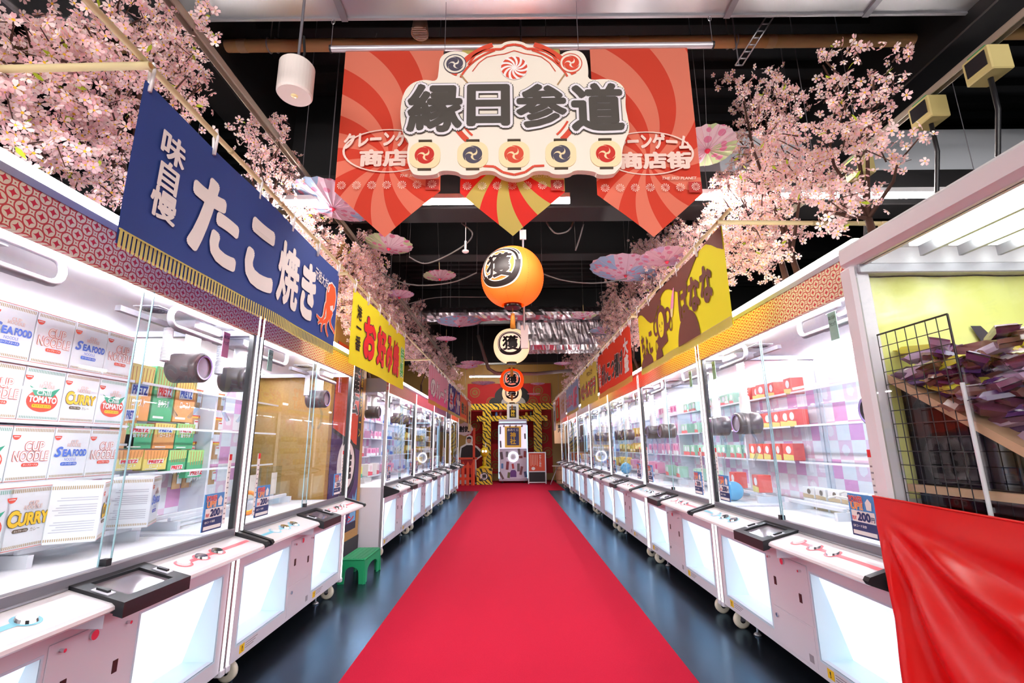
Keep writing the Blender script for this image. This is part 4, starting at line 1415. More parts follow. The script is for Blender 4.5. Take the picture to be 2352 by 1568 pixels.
for side, ya, yb, z0, lab, mt, s in (('R', 13.7, 14.4, 1.62, 'last white banner of the right row hanging lower', cloth('white_banner_cloth'), '舞'),
                                     ('L', 13.5, 14.35, 1.62, 'last cream banner of the left row hanging lower', cloth('cream_banner_cloth', 'ecd690', 0.2), '祭')):
    t, L, H, wp = make_banner(side, ya, yb, lab, mt, z0=z0, H=0.75, straps=5)
    txt(t, s, (0.2, 0.2, L - 0.2, 0.6), BLACK_INK, -0.006, 0.05, warp=wp)

# ------------------------------------------------------------------ hanging entrance sign and swirl banners
SY = 2.80
K = at(1176, 300, Y=SY)


def sgn(x, y, Y=SY):
    p = at(x, y, Y=Y)
    return (p.x, p.z)


def swirl_mat(name, a, b, cx, cz, tr=0.3):
    m = cloth(name, a, tr)
    n = NT(m)
    o = n.obj()
    dx, dz = n.math('SUBTRACT', o[0], cx), n.math('SUBTRACT', o[2], cz)
    ang = n.math('DIVIDE', n.math('ARCTAN2', dz, dx), 2 * pi)
    r = n.math('SQRT', n.math('ADD', n.math('MULTIPLY', dx, dx), n.math('MULTIPLY', dz, dz)))
    s = n.math('FRACT', n.math('ADD', n.math('MULTIPLY', ang, 10.0), n.math('MULTIPLY', r, -1.5)))
    f = n.math('GREATER_THAN', s, 0.5)
    col = n.mix(f, S(a), S(b))
    n.link(col, n.b.inputs['Base Color'])
    for nd in n.t.nodes:
        if nd.type == 'BSDF_TRANSLUCENT':
            n.link(col, nd.inputs[0])
    return m


rodL, rodR = at(760, 113, Y=SY), at(1637, 104, Y=SY)
t = thing('banner_rod', 'long silver rod holding the three swirl banners', 'rod')
MB().cyl(rodL, rodR, 0.022, n=18).build('rod', M('rod_silver', 'c9c2c8', 0.35, 0.6), t)
for p in (rodL, rodR):
    d = (rodR - rodL).normalized() * (0.006 if p is rodR else -0.006)
    MB().cyl(p - d, p + d, 0.027, n=18).build('end_cap', BLACK, t)
    MB().cyl(p, (p.x, p.y, 4.21), 0.0025, n=5).build('hanging_wire', ALUD, t)
    MB().tube([(p.x + cos(a) * 0.012, p.y, 4.18 + sin(a) * 0.02) for a in [i * 2 * pi / 12 for i in range(12)]], 0.003, 5, closed=True).build('hook', CHROME, t)
SB = []
for i, (q, lab, a, b, tr) in enumerate((((793, 107, 1020, 103, 770, 441, 1010, 436, 882, 545), 'red swirl pennant hanging left of the entrance sign', 'd9442c', 'e8836a', 0.25),
                                        ((1060, 104, 1285, 101, 1058, 440, 1298, 440, 1180, 543), 'gold and red swirl pennant hanging behind the entrance sign', 'e0382e', 'd2bf6c', 0.35),
                                        ((1353, 102, 1578, 99, 1374, 447, 1613, 442, 1508, 545), 'red swirl pennant hanging right of the entrance sign', 'd9442c', 'e8836a', 0.25))):
    tl, tr_, bl, br_, tip = [sgn(q[2 * k], q[2 * k + 1]) for k in range(5)]
    xa, xb = (tl[0] + bl[0]) / 2, (tr_[0] + br_[0]) / 2
    za, zb, zt = (tl[1] + tr_[1]) / 2, (bl[1] + br_[1]) / 2, tip[1]
    t = thing('swirl_pennant', lab, 'banner', (xa, SY, zb), 0, 'swirl pennants on the silver rod')
    w, h, tp = xb - xa, za - zb, zt - zb
    g = MB()
    nx, nz = 16, 14
    vs = []
    for j in range(nz + 1):
        for k in range(nx + 1):
            u = k / nx
            lo = tp * (1 - abs(2 * u - 1))
            z = lo + (h - lo) * j / nz
            vs.append((w * u, 0.010 * sin(u * 7 + i) * (1 - j / nz), z))
    o = len(vs)
    vs += [(x, y + 0.002, z) for x, y, z in vs]
    fs = []
    for j in range(nz):
        for k in range(nx):
            aa = j * (nx + 1) + k
            fs += [(aa, aa + 1, aa + nx + 2, aa + nx + 1), (o + aa, o + aa + nx + 1, o + aa + nx + 2, o + aa + 1)]
    g.add(vs, fs, 0, True).build('cloth', swirl_mat('swirl_print_%d' % i, a, b, w * 0.5, 0.22, tr), t)
    for k in range(7):
        pw = MB()
        pinwheel(w * (0.07 + 0.143 * k), 0.035, w * 0.042, -0.022 if k == 6 else -0.016, pw)
        pw.build('pinwheel_print', M('pennant_cream', 'f6e2d2', 0.7), t)
    MB().quad((w * 0.865, -0.014, -0.002), (w * 0.99, -0.014, -0.002), (w * 0.99, -0.014, 0.075), (w * 0.865, -0.014, 0.075)).build('dark_square', M('pennant_dark_red', 'b8302a', 0.7), t)
    txt(t, 'THE 3RD PLANET', (w * 0.62, 0.092, w * 0.95, 0.112), M('pennant_cream'), -0.014, 0.01, shear=0.25)
    if i != 1:
        pale = M('pennant_pale', 'efd3c6', 0.7)
        txt(t, 'クレーンゲーム', (w * 0.06, 0.30, w * 0.93, 0.42), pale, -0.014, 0.05, arch=0.02)
        txt(t, '商店街', (w * 0.22, 0.17, w * 0.92, 0.30), pale, -0.014, 0.05)
        MB().ringflat(w * 0.5, 0.29, 0.155, 0.163, -0.013, sx=1.9).build('oval_ring', pale, t)

# the entrance board: a cut-out board with raised letters
t = thing('entrance_sign', 'cream cut-out entrance sign with large dark festival letters and lantern pictures', 'sign', (0, 0, 0))
FY = 2.66
s_ = lambda x, y: sgn(x, y, FY)
CREAM = M('sign_cream', 'f4e9da', 0.6)
SRED = M('sign_red', 'd84a30', 0.6)
SGREY = M('sign_dark', '4a443e', 0.55)
SEDGE = M('sign_edge_white', 'efe8ee', 0.5)
SPUR = M('sign_purple', '4c4656', 0.6)
SLAN = M('sign_lantern_cream', 'f6dfb0', 0.6)
outl = [(925, 310), (918, 262), (925, 215), (945, 190), (975, 182), (1004, 188), (1008, 160), (1010, 130), (1035, 117), (1065, 118), (1078, 127), (1100, 112), (1130, 103),
        (1150, 103), (1160, 96), (1180, 93), (1200, 96), (1212, 103), (1240, 106), (1262, 116), (1285, 128), (1300, 117), (1330, 115), (1346, 130), (1352, 160), (1350, 185),
        (1395, 180), (1425, 190), (1438, 210), (1436, 245), (1442, 270), (1447, 300), (1436, 320), (1428, 350), (1430, 378), (1417, 392), (1410, 400), (1375, 402), (1365, 393), (1320, 390), (1308, 400), (1270, 401), (1260, 392),
        (1225, 392), (1210, 405), (1180, 412), (1150, 404), (1135, 392), (1105, 392), (1093, 402), (1060, 403), (1050, 393), (1012, 391), (1000, 402), (952, 403), (943, 392), (935, 372), (935, 345), (940, 325)]
op = [s_(*p) for p in outl]
for _ in range(2):
    op = [q for i in range(len(op)) for q in ((op[i][0] * 0.75 + op[(i + 1) % len(op)][0] * 0.25, op[i][1] * 0.75 + op[(i + 1) % len(op)][1] * 0.25), (op[i][0] * 0.25 + op[(i + 1) % len(op)][0] * 0.75, op[i][1] * 0.25 + op[(i + 1) % len(op)][1] * 0.75))]
MB().poly(op, FY, FY + 0.045).build('board', (CREAM,), t)
e = 0.004
yb = FY - e
ccx, ccz = s_(1181, 225)
rr = s_(1340, 225)[0] - ccx
for a0, a1 in ((0.42, 1.25), (1.90, 2.72), (-0.80, -0.48), (3.62, 3.94)):
    for k0, k1 in ((0.92, 1.0), (0.84, 0.87)):
        MB().ringflat(ccx, ccz, rr * k0, rr * k1, yb, a0, a1, 24).build('red_border_arc', SRED, t)


def ribbon(mb, pts, w, y):
    for (xa, za), (xb, zb) in zip(pts, pts[1:]):
        d = sqrt((xb - xa) ** 2 + (zb - za) ** 2) or 1
        nx_, nz_ = -(zb - za) / d * w / 2, (xb - xa) / d * w / 2
        mb.quad((xa - nx_, y, za - nz_), (xb - nx_, y, zb - nz_), (xb + nx_, y, zb + nz_), (xa + nx_, y, za + nz_))


rg = MB()
ribbon(rg, [s_(*p) for p in ((1076, 150), (1090, 128), (1110, 118), (1135, 114), (1152, 114), (1163, 106), (1181, 103), (1198, 106), (1210, 113), (1228, 113), (1252, 118), (1270, 128), (1284, 148))], 0.018, yb)
rg.build('red_border_scroll', SRED, t)
rg = MB()
ribbon(rg, [s_(*p) for p in ((1085, 165), (1100, 145), (1118, 132), (1140, 127), (1158, 125), (1181, 117), (1204, 124), (1224, 127), (1243, 131), (1262, 145), (1276, 165))], 0.006, yb)
rg.build('red_border_scroll', SRED, t)
rg = MB()
ribbon(rg, [s_(*p) for p in ((1110, 382), (1135, 383), (1155, 396), (1181, 402), (1206, 396), (1226, 382), (1250, 381))], 0.016, yb)
rg.build('red_border_scroll', SRED, t)
pw = MB()
cx_, cz_ = s_(1181, 157)
pinwheel(cx_, cz_, 0.088, yb - 0.002, pw, n=11, w=0.36)
pw.build('pinwheel_emblem', SRED, t)
MB().flat(circle(cx_, cz_, 0.092), yb - 0.001).build('pinwheel_ground', WHITE_INK, t)
for x, y, mt in ((1045, 148, SPUR), (1311, 146, SRED)):
    cx_, cz_ = s_(x, y)
    d = MB().flat(circle(cx_, cz_, 0.076), yb - 0.0005).build('drum_face', CREAM, t)
    MB().ringflat(cx_, cz_, 0.070, 0.076, yb - 0.002).build('drum_ring', mt, d)
    c = MB()
    crest(cx_, cz_, 0.060, yb - 0.002, c)
    c.build('comma_crest', mt, d)
for (xa, ya), (xb, yb2) in (((1058, 172), (1078, 196)), ((1298, 170), (1280, 196))):
    st = MB()
    ribbon(st, [s_(xa, ya), s_(xb, yb2)], 0.010, yb - 0.0005)
    st.build('drum_stick', M('stick_tan', 'b08a60', 0.6), t)
# white plates behind the four characters, then the dark characters
for ch, x0, x1, y0, y1 in (('縁', 938, 1062, 196, 306), ('日', 1073, 1172, 197, 292), ('参', 1184, 1304, 196, 296), ('道', 1308, 1436, 194, 304)):
    xa, zt_ = s_(x0, y0)
    xb, zb_ = s_(x1, y1)
    txt(t, ch, (xa, zb_, xb, zt_), SGREY, FY - 0.014, 0.038, name='raised_letter', outline=((0.045, SEDGE, 0.003), (0.062, SGREY, 0.006)))
for x, mt in ((976, M('sign_deep_red', 'c8281a', 0.6)), (1086, SPUR), (1181, SRED), (1288, SPUR), (1391, M('sign_deep_red'))):
    yv = 356 - (x - 1181) * 0.008
    cx_, cz_ = s_(x, yv)
    w, h = 0.098, 0.108
    l = MB().poly(rrect(cx_ - w, cz_ - h * 0.86, cx_ + w, cz_ + h * 0.86, 0.07, 6), FY - 0.008, FY).build('lantern_picture', SLAN, t)
    for zz in (cz_ + h * 0.90, cz_ - h * 0.98):
        MB().box(cx_ - 0.042, cx_ + 0.042, FY - 0.010, FY, zz, zz + 0.012).build('lantern_rim', M('rim_brown', '4a3a2a', 0.6), l)
    c = MB()
    crest(cx_, cz_, 0.066, FY - 0.0095, c)
    c.build('comma_crest', mt, l)
for x in (1020, 1332):
    p = at(x, 190, Y=FY + 0.02)
    q = at(x, 44, Y=FY + 0.02)
    MB().cyl(p, (p.x, p.y, 4.21), 0.002, n=5).build('hanging_wire', ALUD, t)

# ------------------------------------------------------------------ paper lanterns down the middle
def lantern(col, ecol, es, label, x, y, z, R=0.30, face=0.0, tilt=0.0):
    t = thing('paper_lantern', label, 'lantern', (x, y, z), face, 'round paper lanterns hanging down the aisle')
    m = M('lantern_' + col, col, 0.6, emit=es, ehex=ecol)
    prof = []
    n = 64
    for i in range(n + 1):
        a = -pi / 2 + pi * (0.10 + 0.80 * i / n)
        prof.append((R * cos(a) ** 0.85 + 0.0035 * (1 if i % 2 else -1), R * sin(a) * 0.98))
    MB().lathe(prof, 48).build('paper_shade', m, t)
    for sg, nm in ((1, 'top_collar'), (-1, 'bottom_collar')):
        zc = sg * R * 0.93
        MB().lathe([(0.0, zc - 0.028), (0.082, zc - 0.028), (0.088, zc - 0.02), (0.088, zc + 0.02), (0.082, zc + 0.028), (0.0, zc + 0.028)], 28, smooth=False).build(nm, M('lantern_collar', '120d0d', 0.25), t)
    rb = MB()
    for k in range(8):
        a = 2 * pi * k / 8 + 0.2
        rb.tube([(cos(a) * (r + 0.001), sin(a) * (r + 0.001), zz) for r, zz in prof[::4]], 0.0016, 4)
    rb.build('seam_line', M('seam_' + col, 'd03a1e' if col != 'fdf0d8' else 'e8c890', 0.6, emit=es * 0.4, ehex='ff5a20' if col != 'fdf0d8' else 'f0c890'), t)
    tz = -R * 0.93 - 0.03
    MB().cyl((0, 0, tz), (0, 0, tz - 0.05), 0.003, n=6).build('tassel_cord', M('tassel_gold', 'c07a1c', 0.5), t)
    ts = MB().lathe([(0.0, tz - 0.05), (0.02, tz - 0.055), (0.016, tz - 0.07), (0.021, tz - 0.08), (0.026, tz - 0.2), (0.0, tz - 0.2)], 12)
    ts.build('tassel', M('tassel_gold'), t)
    MB().cyl((0, 0, R * 0.93), (0, 0, 4.97 - z), 0.003, n=5).build('hanging_cord', BLACK, t)

    def onball(u, yy, v, lift=0.006):
        # (u, v) in metres from the face centre, wrapped round the shade
        la = v / R + tilt
        rad = R * max(0.05, cos(max(-1.3, min(1.3, la)))) ** 0.85 + lift - (yy * 1.0)
        lo = -pi / 2 + u / (R * max(0.35, cos(la)))
        return (cos(lo) * rad, sin(lo) * rad, R * 0.98 * sin(la))
    INK = M('lantern_ink', '160c0a', 0.5)
    OUTL = M('lantern_ink_edge', 'fff0e6', 0.6, emit=0.30, ehex='ffd8c8')

    def dense(mb):
        bm = bmesh.new()
        vv = [bm.verts.new(p) for p in mb.v]
        for f in mb.f:
            try:
                bm.faces.new([vv[i] for i in f])
            except ValueError:
                pass
        bmesh.ops.triangulate(bm, faces=bm.faces)
        for _ in range(3):
            ed = [e_ for e_ in bm.edges if e_.calc_length() > 0.03]
            if ed:
                bmesh.ops.subdivide_edges(bm, edges=ed, cuts=1)
                bmesh.ops.triangulate(bm, faces=bm.faces)
        bm.verts.index_update()
        out = MB()
        out.v = [tuple(v.co) for v in bm.verts]
        for f in bm.faces:
            out.f.append(tuple(v.index for v in f.verts))
            out.mi.append(0)
            out.sm.append(False)
        bm.free()
        return out

    def emblem(mb, mat, lift, name):
        d = dense(mb)
        d.v = [onball(p[0], 0, p[2], lift) for p in d.v]
        d.build(name, mat, t)
    E = R * 0.74
    ring = MB()
    ring.ringflat(0, 0, E * 0.74, E * 1.0, 0, -2.6, 0.2, 30, r1b=E * 0.97)
    ring.ringflat(0, 0, E * 0.80, E * 0.90, 0, 0.2, 3.68, 36)
    ring.ringflat(0, 0, E * 0.94, E * 1.0, 0, 0.5, 3.68, 36)
    edge = MB().ringflat(0, 0, E * 0.70, E * 1.04, 0, 0, 2 * pi, 48)
    emblem(edge, OUTL, 0.0045, 'brush_ring_edge')
    emblem(ring, INK, 0.007, 'brush_ring')
    for b, mat, lift, nm in ((0.03, INK, 0.0085, 'lettering'), (0.06, OUTL, 0.006, 'lettering_edge')):
        vs, fs = glyphs('獲', b)
        sc = E * 1.18
        emblem(MB().add([((vx - 0.5) * sc, 0, (vz - 0.38) * sc) for vx, vz in vs], fs), mat, lift, nm)
    return t


lantern('f8802a', 'ff4a06', 0.50, 'large orange paper lantern nearest the camera', 0.015, 4.32, 2.79, face=radians(-27), tilt=0.12)
lantern('fdf0d8', 'ffdca6', 0.42, 'cream paper lantern behind the large orange one', 0.0, 7.73, 2.83, face=radians(-4))
lantern('f8702a', 'ff3c06', 0.50, 'smaller-looking orange paper lantern, third down the aisle', 0.0, 11.73, 2.80)
lantern('fdf0d8', 'ffdca6', 0.42, 'cream paper lantern farthest down the aisle', 0.0, 14.4, 2.76)

# ------------------------------------------------------------------ paper parasols under the ceiling
def parasol_mat(name, a, b):
    m = cloth(name, a, 0.35)
    n = NT(m)
    v = n.n('ShaderNodeTexVoronoi')
    v.inputs['Scale'].default_value = 11.0
    n.link(n.n('ShaderNodeTexCoord').outputs['Object'], v.inputs['Vector'])
    spot = n.math('LESS_THAN', v.outputs['Distance'], 0.30)
    big = n.math('GREATER_THAN', n.noise(3.0, 1), 0.52)
    base = n.mix(big, S(a), S(b))
    col = n.mix(spot, base, S('e88ab0'))
    n.link(col, n.b.inputs['Base Color'])
    for nd in n.t.nodes:
        if nd.type == 'BSDF_TRANSLUCENT':
            n.link(col, nd.inputs[0])
    return m


PMATS = [parasol_mat('parasol_pink_blue', 'f2cfe6', 'a9c8ee'), parasol_mat('parasol_pink_green', 'f6dde8', 'cfe6b0'), parasol_mat('parasol_pink', 'f4c4d8', 'e0b8e0')]


def parasol(D, mi):
    t = thing('paper_parasol', 'x', 'parasol', group='paper parasols hanging under the ceiling')
    R = D / 2
    n = 40
    g = MB()
    vs, fs = [(0, 0, R * 0.0)], []
    rings = 6
    for j in range(1, rings + 1):
        for i in range(n):
            a = 2 * pi * i / n
            r = R * j / rings
            sc = 1.0 if (j < rings) else (1.0 + 0.02 * (1 if i % 2 else -1))
            vs.append((cos(a) * r * sc, sin(a) * r * sc, R * 0.20 * (j / rings) ** 1.3 + (0.004 if i % 2 else 0)))
    for i in range(n):
        fs.append((0, 1 + (i + 1) % n, 1 + i))
    for j in range(rings - 1):
        for i in range(n):
            a, b = 1 + j * n + i, 1 + j * n + (i + 1) % n
            fs.append((a, b, b + n, a + n))
    g.add(vs, fs, 0, False)
    g.build('canopy', PMATS[mi], t)
    rb = MB()
    for i in range(20):
        a = 2 * pi * i / 20
        rb.tube([(0, 0, -0.002), (cos(a) * R * 0.5, sin(a) * R * 0.5, R * 0.20 * 0.5 ** 1.3 - 0.003), (cos(a) * R * 0.99, sin(a) * R * 0.99, R * 0.2 - 0.003)], 0.0016, 4)
    rb.build('ribs', M('parasol_rib', 'd79ab8', 0.6), t)
    MB().lathe([(0.0, -0.03), (0.008, -0.028), (0.022, -0.006), (0.010, 0.0), (0.0, 0.0)], 10).build('centre_cap', M('parasol_cap', 'd8284a', 0.5), t)
    MB().cyl((0, 0, 0.0), (0, 0, 0.22), 0.006, n=8).build('handle', M('parasol_stick', 'cdb88a', 0.5), t)
    return t


PP = {}
for x, y, z, D, mi, tl, lab in (
        (1437, 632, 3.17, 0.86, 0, 0.10, 'large pink and blue parasol beside the orange lantern'), (893, 570, 3.2, 0.48, 1, -0.06, 'pink and green parasol below the left swirl pennant'),
        (1010, 640, 3.3, 0.42, 1, 0.05, 'small pink and green parasol left of the orange lantern'), (917, 682, 3.2, 0.40, 2, 0.03, 'small lilac parasol by the left blossom row'),
        (1055, 748, 3.3, 0.80, 0, 0.02, 'wide pink and blue parasol before the foil duct'), (1025, 782, 3.2, 0.40, 2, 0, 'little lilac parasol below the wide left one'),
        (1340, 730, 3.2, 0.42, 1, 0.02, 'small pink and green parasol before the foil duct'), (1400, 766, 3.2, 0.72, 0, -0.03, 'pink and blue parasol half behind the red banner pole'),
        (1376, 795, 3.2, 0.50, 0, 0, 'pale blue parasol below the one by the red banner pole'), (1292, 838, 3.2, 0.44, 2, 0, 'far lilac parasol right of the third lantern'),
        (1085, 838, 3.2, 0.6, 2, 0, 'far lilac parasol, upper of the overlapping left pair'), (1072, 846, 3.25, 0.6, 2, 0, 'far lilac parasol, lower of the overlapping left pair'),
        (765, 478, 3.12, 0.66, 0, -0.12, 'big pink and blue parasol half hidden by the left pennant'), (1532, 600, 3.0, 0.5, 2, 0.05, 'rosy parasol among the right blossoms'),
        (1110, 884, 2.9, 0.68, 2, 0, 'pale parasol under the far ceiling tube'), (1235, 884, 2.9, 0.42, 2, 0, 'pale parasol on the far right above the striped gate'),
        (1226, 907, 2.75, 0.42, 2, 0, 'lowest pale parasol above the striped gate'), (1625, 345, 3.3, 0.40, 1, 0.2, 'pink and green parasol behind the right pennant edge')):
    key = (round(D, 2), mi)
    if key not in PP:
        o = PP[key] = parasol(D, mi)
        o['label'] = lab
    else:
        o = copy_tree(PP[key], None, lab)
        for ch in list(o.children):
            if ch.name.startswith('string'):
                bpy.data.objects.remove(ch)
    o.location = at(x, y, Z=z)
    o.rotation_euler = (tl, tl * 0.6, rnd.random() * 6)
    MB().cyl((0, 0, 0.2), (0, 0, 4.97 - o.location.z), 0.0015, n=4).build('string', M('string_white', 'a8a4a8', 0.7), o)

# ------------------------------------------------------------------ cherry blossom trees on the machine roofs
def petal_mat():
    m = cloth('blossom_petal', 'f7cdd0', 0.35)
    n = NT(m)
    g = n.n('ShaderNodeNewGeometry')
    col = n.mix(g.outputs['Random Per Island'], S('f7bfc6'), S('fff0ec'))
    n.link(col, n.b.inputs['Base Color'])
    for nd in n.t.nodes:
        if nd.type == 'BSDF_TRANSLUCENT':
            n.link(col, nd.inputs[0])
    return m


PETAL = petal_mat()
STAMEN = M('blossom_stamen', 'e8b41c', 0.7)
BARK = M('cherry_bark', '4a2c22', 0.8)
LEAF = cloth('young_leaf', 'b4c832', 0.3)
FV, FF, FM = [], [], []
for k in range(5):
    a = 2 * pi * k / 5
    o = len(FV)
    for r, w, z in ((0.14, -0.06, 0.02), (0.62, -0.30, 0.10), (0.96, -0.19, 0.22), (0.88, 0.0, 0.20), (0.96, 0.19, 0.22), (0.62, 0.30, 0.10), (0.14, 0.06, 0.02)):
        FV.append(Vector((cos(a) * r - sin(a) * w, sin(a) * r + cos(a) * w, z)))
    FF.append(tuple(range(o, o + 7)))
    FM.append(0)
o = len(FV)
for k in range(6):
    a = 2 * pi * k / 6
    FV.append(Vector((cos(a) * 0.21, sin(a) * 0.21, 0.06)))
FF.append(tuple(range(o, o + 6)))
FM.append(1)
LV = [Vector(p) for p in ((0, 0, 0), (0.5, -0.28, 0.08), (1.0, -0.2, 0.05), (1.5, 0, -0.05), (1.0, 0.2, 0.05), (0.5, 0.28, 0.08))]


def tree(label, trunks, clouds, seed, fsize=0.026, dens=1.0):
    r = random.Random(seed)
    t = thing('cherry_tree', label, 'tree', group='artificial cherry trees above the crane games')
    wb = MB()
    fv, ff, fm = [], [], []
    lv, lf = [], []
    bases = [Vector(b) for b in trunks]
    tops = []
    for b in bases:
        tp = b + Vector((r.uniform(-0.08, 0.08), r.uniform(-0.1, 0.1), 0.42))
        tb = MB().tube([b, b.lerp(tp, 0.5) + Vector((r.uniform(-0.04, 0.04), r.uniform(-0.04, 0.04), 0)), tp], 0.028, 8, r_end=0.018)
        tb.build('trunk', BARK, t)
        tops.append(tp)
    for (px, py, X, X2, rx, ry, dn) in clouds:
        c = at(px, py, X=(X + X2) / 2)
        if c.x < -1.6 and 4.3 < c.y < 5.6:
            c.x = -1.6
        c.y = min(c.y, 14.5)
        fw = c.y * cos(PITCH) + (c.z - CAMH) * sin(PITCH)
        fpx = fsize * 2 * FPX / fw
        n = int(dn * dens * 2.6 * pi * rx * ry / (fpx * fpx * 0.55))
        n = min(n, 2600)
        hub = min(tops, key=lambda q: (q - c).length)
        mid = hub.lerp(c, 0.5) + Vector((r.uniform(-0.1, 0.1), r.uniform(-0.1, 0.1), 0.08))
        tb = MB().tube([hub, mid, c], 0.013, 6, r_end=0.005)
        tb.build('branch', BARK, t)
        per = 12
        for k in range(max(1, n // per)):
            q = sqrt(r.random())
            an = r.random() * 2 * pi
            e = at(px + rx * q * cos(an), py + ry * q * sin(an), X=r.uniform(X, X2))
            if e.y > 14.8:
                continue
            if e.x < -1.6 and 4.3 < e.y < 5.6:
                e.x = r.uniform(-1.62, -1.5)
            s = e.lerp(mid if r.random() < 0.5 else c, r.uniform(0.3, 0.6))
            if (s - e).length > 0.45:
                s = e + (s - e).normalized() * 0.45
            m1 = s.lerp(e, 0.5) + Vector((r.uniform(-0.05, 0.05), r.uniform(-0.05, 0.05), r.uniform(-0.02, 0.06)))
            wb.tube([s, m1, e], 0.0045, 4, r_end=0.0018)
            for i in range(per):
                u = r.uniform(0.25, 1.05)
                p = (s.lerp(m1, u * 2) if u < 0.5 else m1.lerp(e, u * 2 - 1)) + Vector((r.gauss(0, 0.032), r.gauss(0, 0.032), r.gauss(0, 0.032)))
                R = Euler((r.uniform(0.4, 2.6), r.uniform(-0.6, 0.6), r.uniform(0, 6.28))).to_matrix()
                sc = fsize * r.uniform(0.75, 1.15)
                o = len(fv)
                fv += [p + R @ (v * sc) for v in FV]
                ff += [tuple(j + o for j in f) for f in FF]
                fm += FM
            if r.random() < 0.35:
                R = Euler((r.uniform(0, 6), r.uniform(-1, 1), r.uniform(0, 6.28))).to_matrix()
                o = len(lv)
                lv += [e + R @ (v * 0.03) for v in LV]
                lf.append(tuple(range(o, o + 6)))
    wb.build('twigs', BARK, t, kind='stuff')
    me = bpy.data.meshes.new('blossoms')
    me.from_pydata([tuple(v) for v in fv], [], ff)
    me.materials.append(PETAL)
    me.materials.append(STAMEN)
    me.polygons.foreach_set('material_index', fm)
    ob = bpy.data.objects.new('blossoms', me)
    COL.objects.link(ob)
    ob.parent = t
    ob['kind'] = 'stuff'
    if lv:
        MB().add(lv, lf).build('leaves', LEAF, t, kind='stuff')
    return t


tree('dense pink cherry blossom tree above the nearest noodle machine', [(-1.95, 1.5, 1.997), (-1.95, 2.2, 1.997)],
     [(70, 150, -2.1, -1.6, 150, 150, 1.1), (70, 340, -2.1, -1.6, 130, 110, 1.0), (270, 120, -2.1, -1.6, 200, 140, 1.1), (230, 330, -2.1, -1.7, 110, 160, 1.0), (410, 70, -2.0, -1.5, 100, 70, 1.0), (420, 200, -2.0, -1.7, 70, 90, 0.9), (230, 470, -2.0, -1.7, 45, 50, 0.7)], 1)
tree('slim cherry blossom tree rising between the blue banner and the left pennant', [(-1.95, 3.1, 1.997)],
     [(632, 270, -1.9, -1.6, 22, 55, 0.7), (600, 310, -1.9, -1.6, 60, 40, 0.8), (640, 400, -1.9, -1.6, 50, 65, 1.1), (575, 350, -2.0, -1.7, 40, 60, 0.7), (680, 480, -1.95, -1.65, 40, 50, 1.0)], 2)
tree('thick cherry blossom tree around the gold pillar', [(-1.85, 4.15, 1.997), (-1.85, 5.75, 1.997)],
     [(760, 570, -2.0, -1.62, 85, 65, 1.4), (800, 650, -2.0, -1.62, 55, 90, 1.4), (720, 520, -2.0, -1.6, 45, 50, 1.3), (840, 620, -1.66, -1.5, 40, 65, 1.6), (795, 720, -1.62, -1.45, 30, 75, 1.5)], 3, fsize=0.030)
tree('cherry blossom tree over the pink striped banner', [(-1.9, 6.3, 1.997), (-1.9, 7.6, 1.997)],
     [(880, 690, -2.0, -1.6, 65, 65, 1.5), (925, 770, -2.0, -1.6, 65, 65, 1.6), (960, 720, -2.0, -1.6, 25, 40, 1.0), (880, 760, -2.0, -1.6, 55, 75, 2.0), (840, 800, -1.9, -1.6, 25, 45, 1.5)], 4, fsize=0.030)
tree('farthest cherry blossom tree of the left row', [(-1.85, 9.4, 1.997), (-1.85, 12.0, 1.997)],
     [(980, 810, -2.0, -1.6, 55, 50, 1.7), (1020, 840, -1.95, -1.6, 40, 45, 1.7), (1048, 880, -1.95, -1.5, 32, 45, 1.6), (1070, 920, -1.9, -1.4, 16, 40, 0.9)], 5, fsize=0.034)
tree('airy cherry blossom tree above the nearest right machine', [(1.95, 2.35, 1.997), (1.95, 2.9, 1.997)],
     [(1900, 300, 1.7, 2.2, 170, 130, 0.55), (1760, 300, 1.7, 2.1, 110, 150, 0.7), (1840, 440, 1.65, 2.1, 180, 90, 0.95), (2010, 160, 1.7, 2.2, 90, 70, 0.38), (2060, 380, 1.65, 2.1, 60, 90, 0.35), (1700, 190, 1.65, 2.0, 60, 60, 0.35), (1880, 530, 1.65, 2.0, 60, 60, 0.45), (1890, 150, 1.7, 2.2, 70, 50, 0.2)], 6)
tree('full cherry blossom tree behind the yellow monkey banner', [(1.85, 3.05, 1.997), (1.9, 4.4, 1.997)],
     [(1700, 480, 1.6, 2.0, 110, 90, 1.2), (1590, 560, 1.6, 2.0, 120, 65, 1.3), (1720, 600, 1.6, 1.9, 90, 70, 0.8), (1500, 600, 1.6, 2.0, 70, 60, 1.3), (1780, 590, 1.6, 1.9, 70, 60, 0.6)], 7)
tree('cherry blossom tree over the red brush-lettered banner', [(1.85, 5.6, 1.997), (1.85, 6.8, 1.997)],
     [(1450, 680, 1.55, 2.0, 65, 75, 1.4), (1420, 760, 1.55, 2.0, 70, 55, 1.6), (1480, 610, 1.55, 2.0, 55, 65, 1.4), (1400, 720, 1.55, 2.0, 35, 50, 1.6)], 8, fsize=0.030)
tree('farthest cherry blossom tree of the right row', [(1.85, 8.6, 1.997), (1.85, 11.5, 1.997)],
     [(1350, 810, 1.55, 2.0, 60, 50, 1.7), (1310, 850, 1.5, 1.95, 40, 45, 1.7), (1285, 890, 1.45, 1.9, 22, 40, 1.3)], 9, fsize=0.034)

# ------------------------------------------------------------------ ceiling services
def duct_mat():
    m = M('galvanised_duct', 'c2c0c4', 0.28, 0.9)
    n = NT(m)
    n.bump(n.noise(1.3, 2), 0.25, 0.06)
    return m


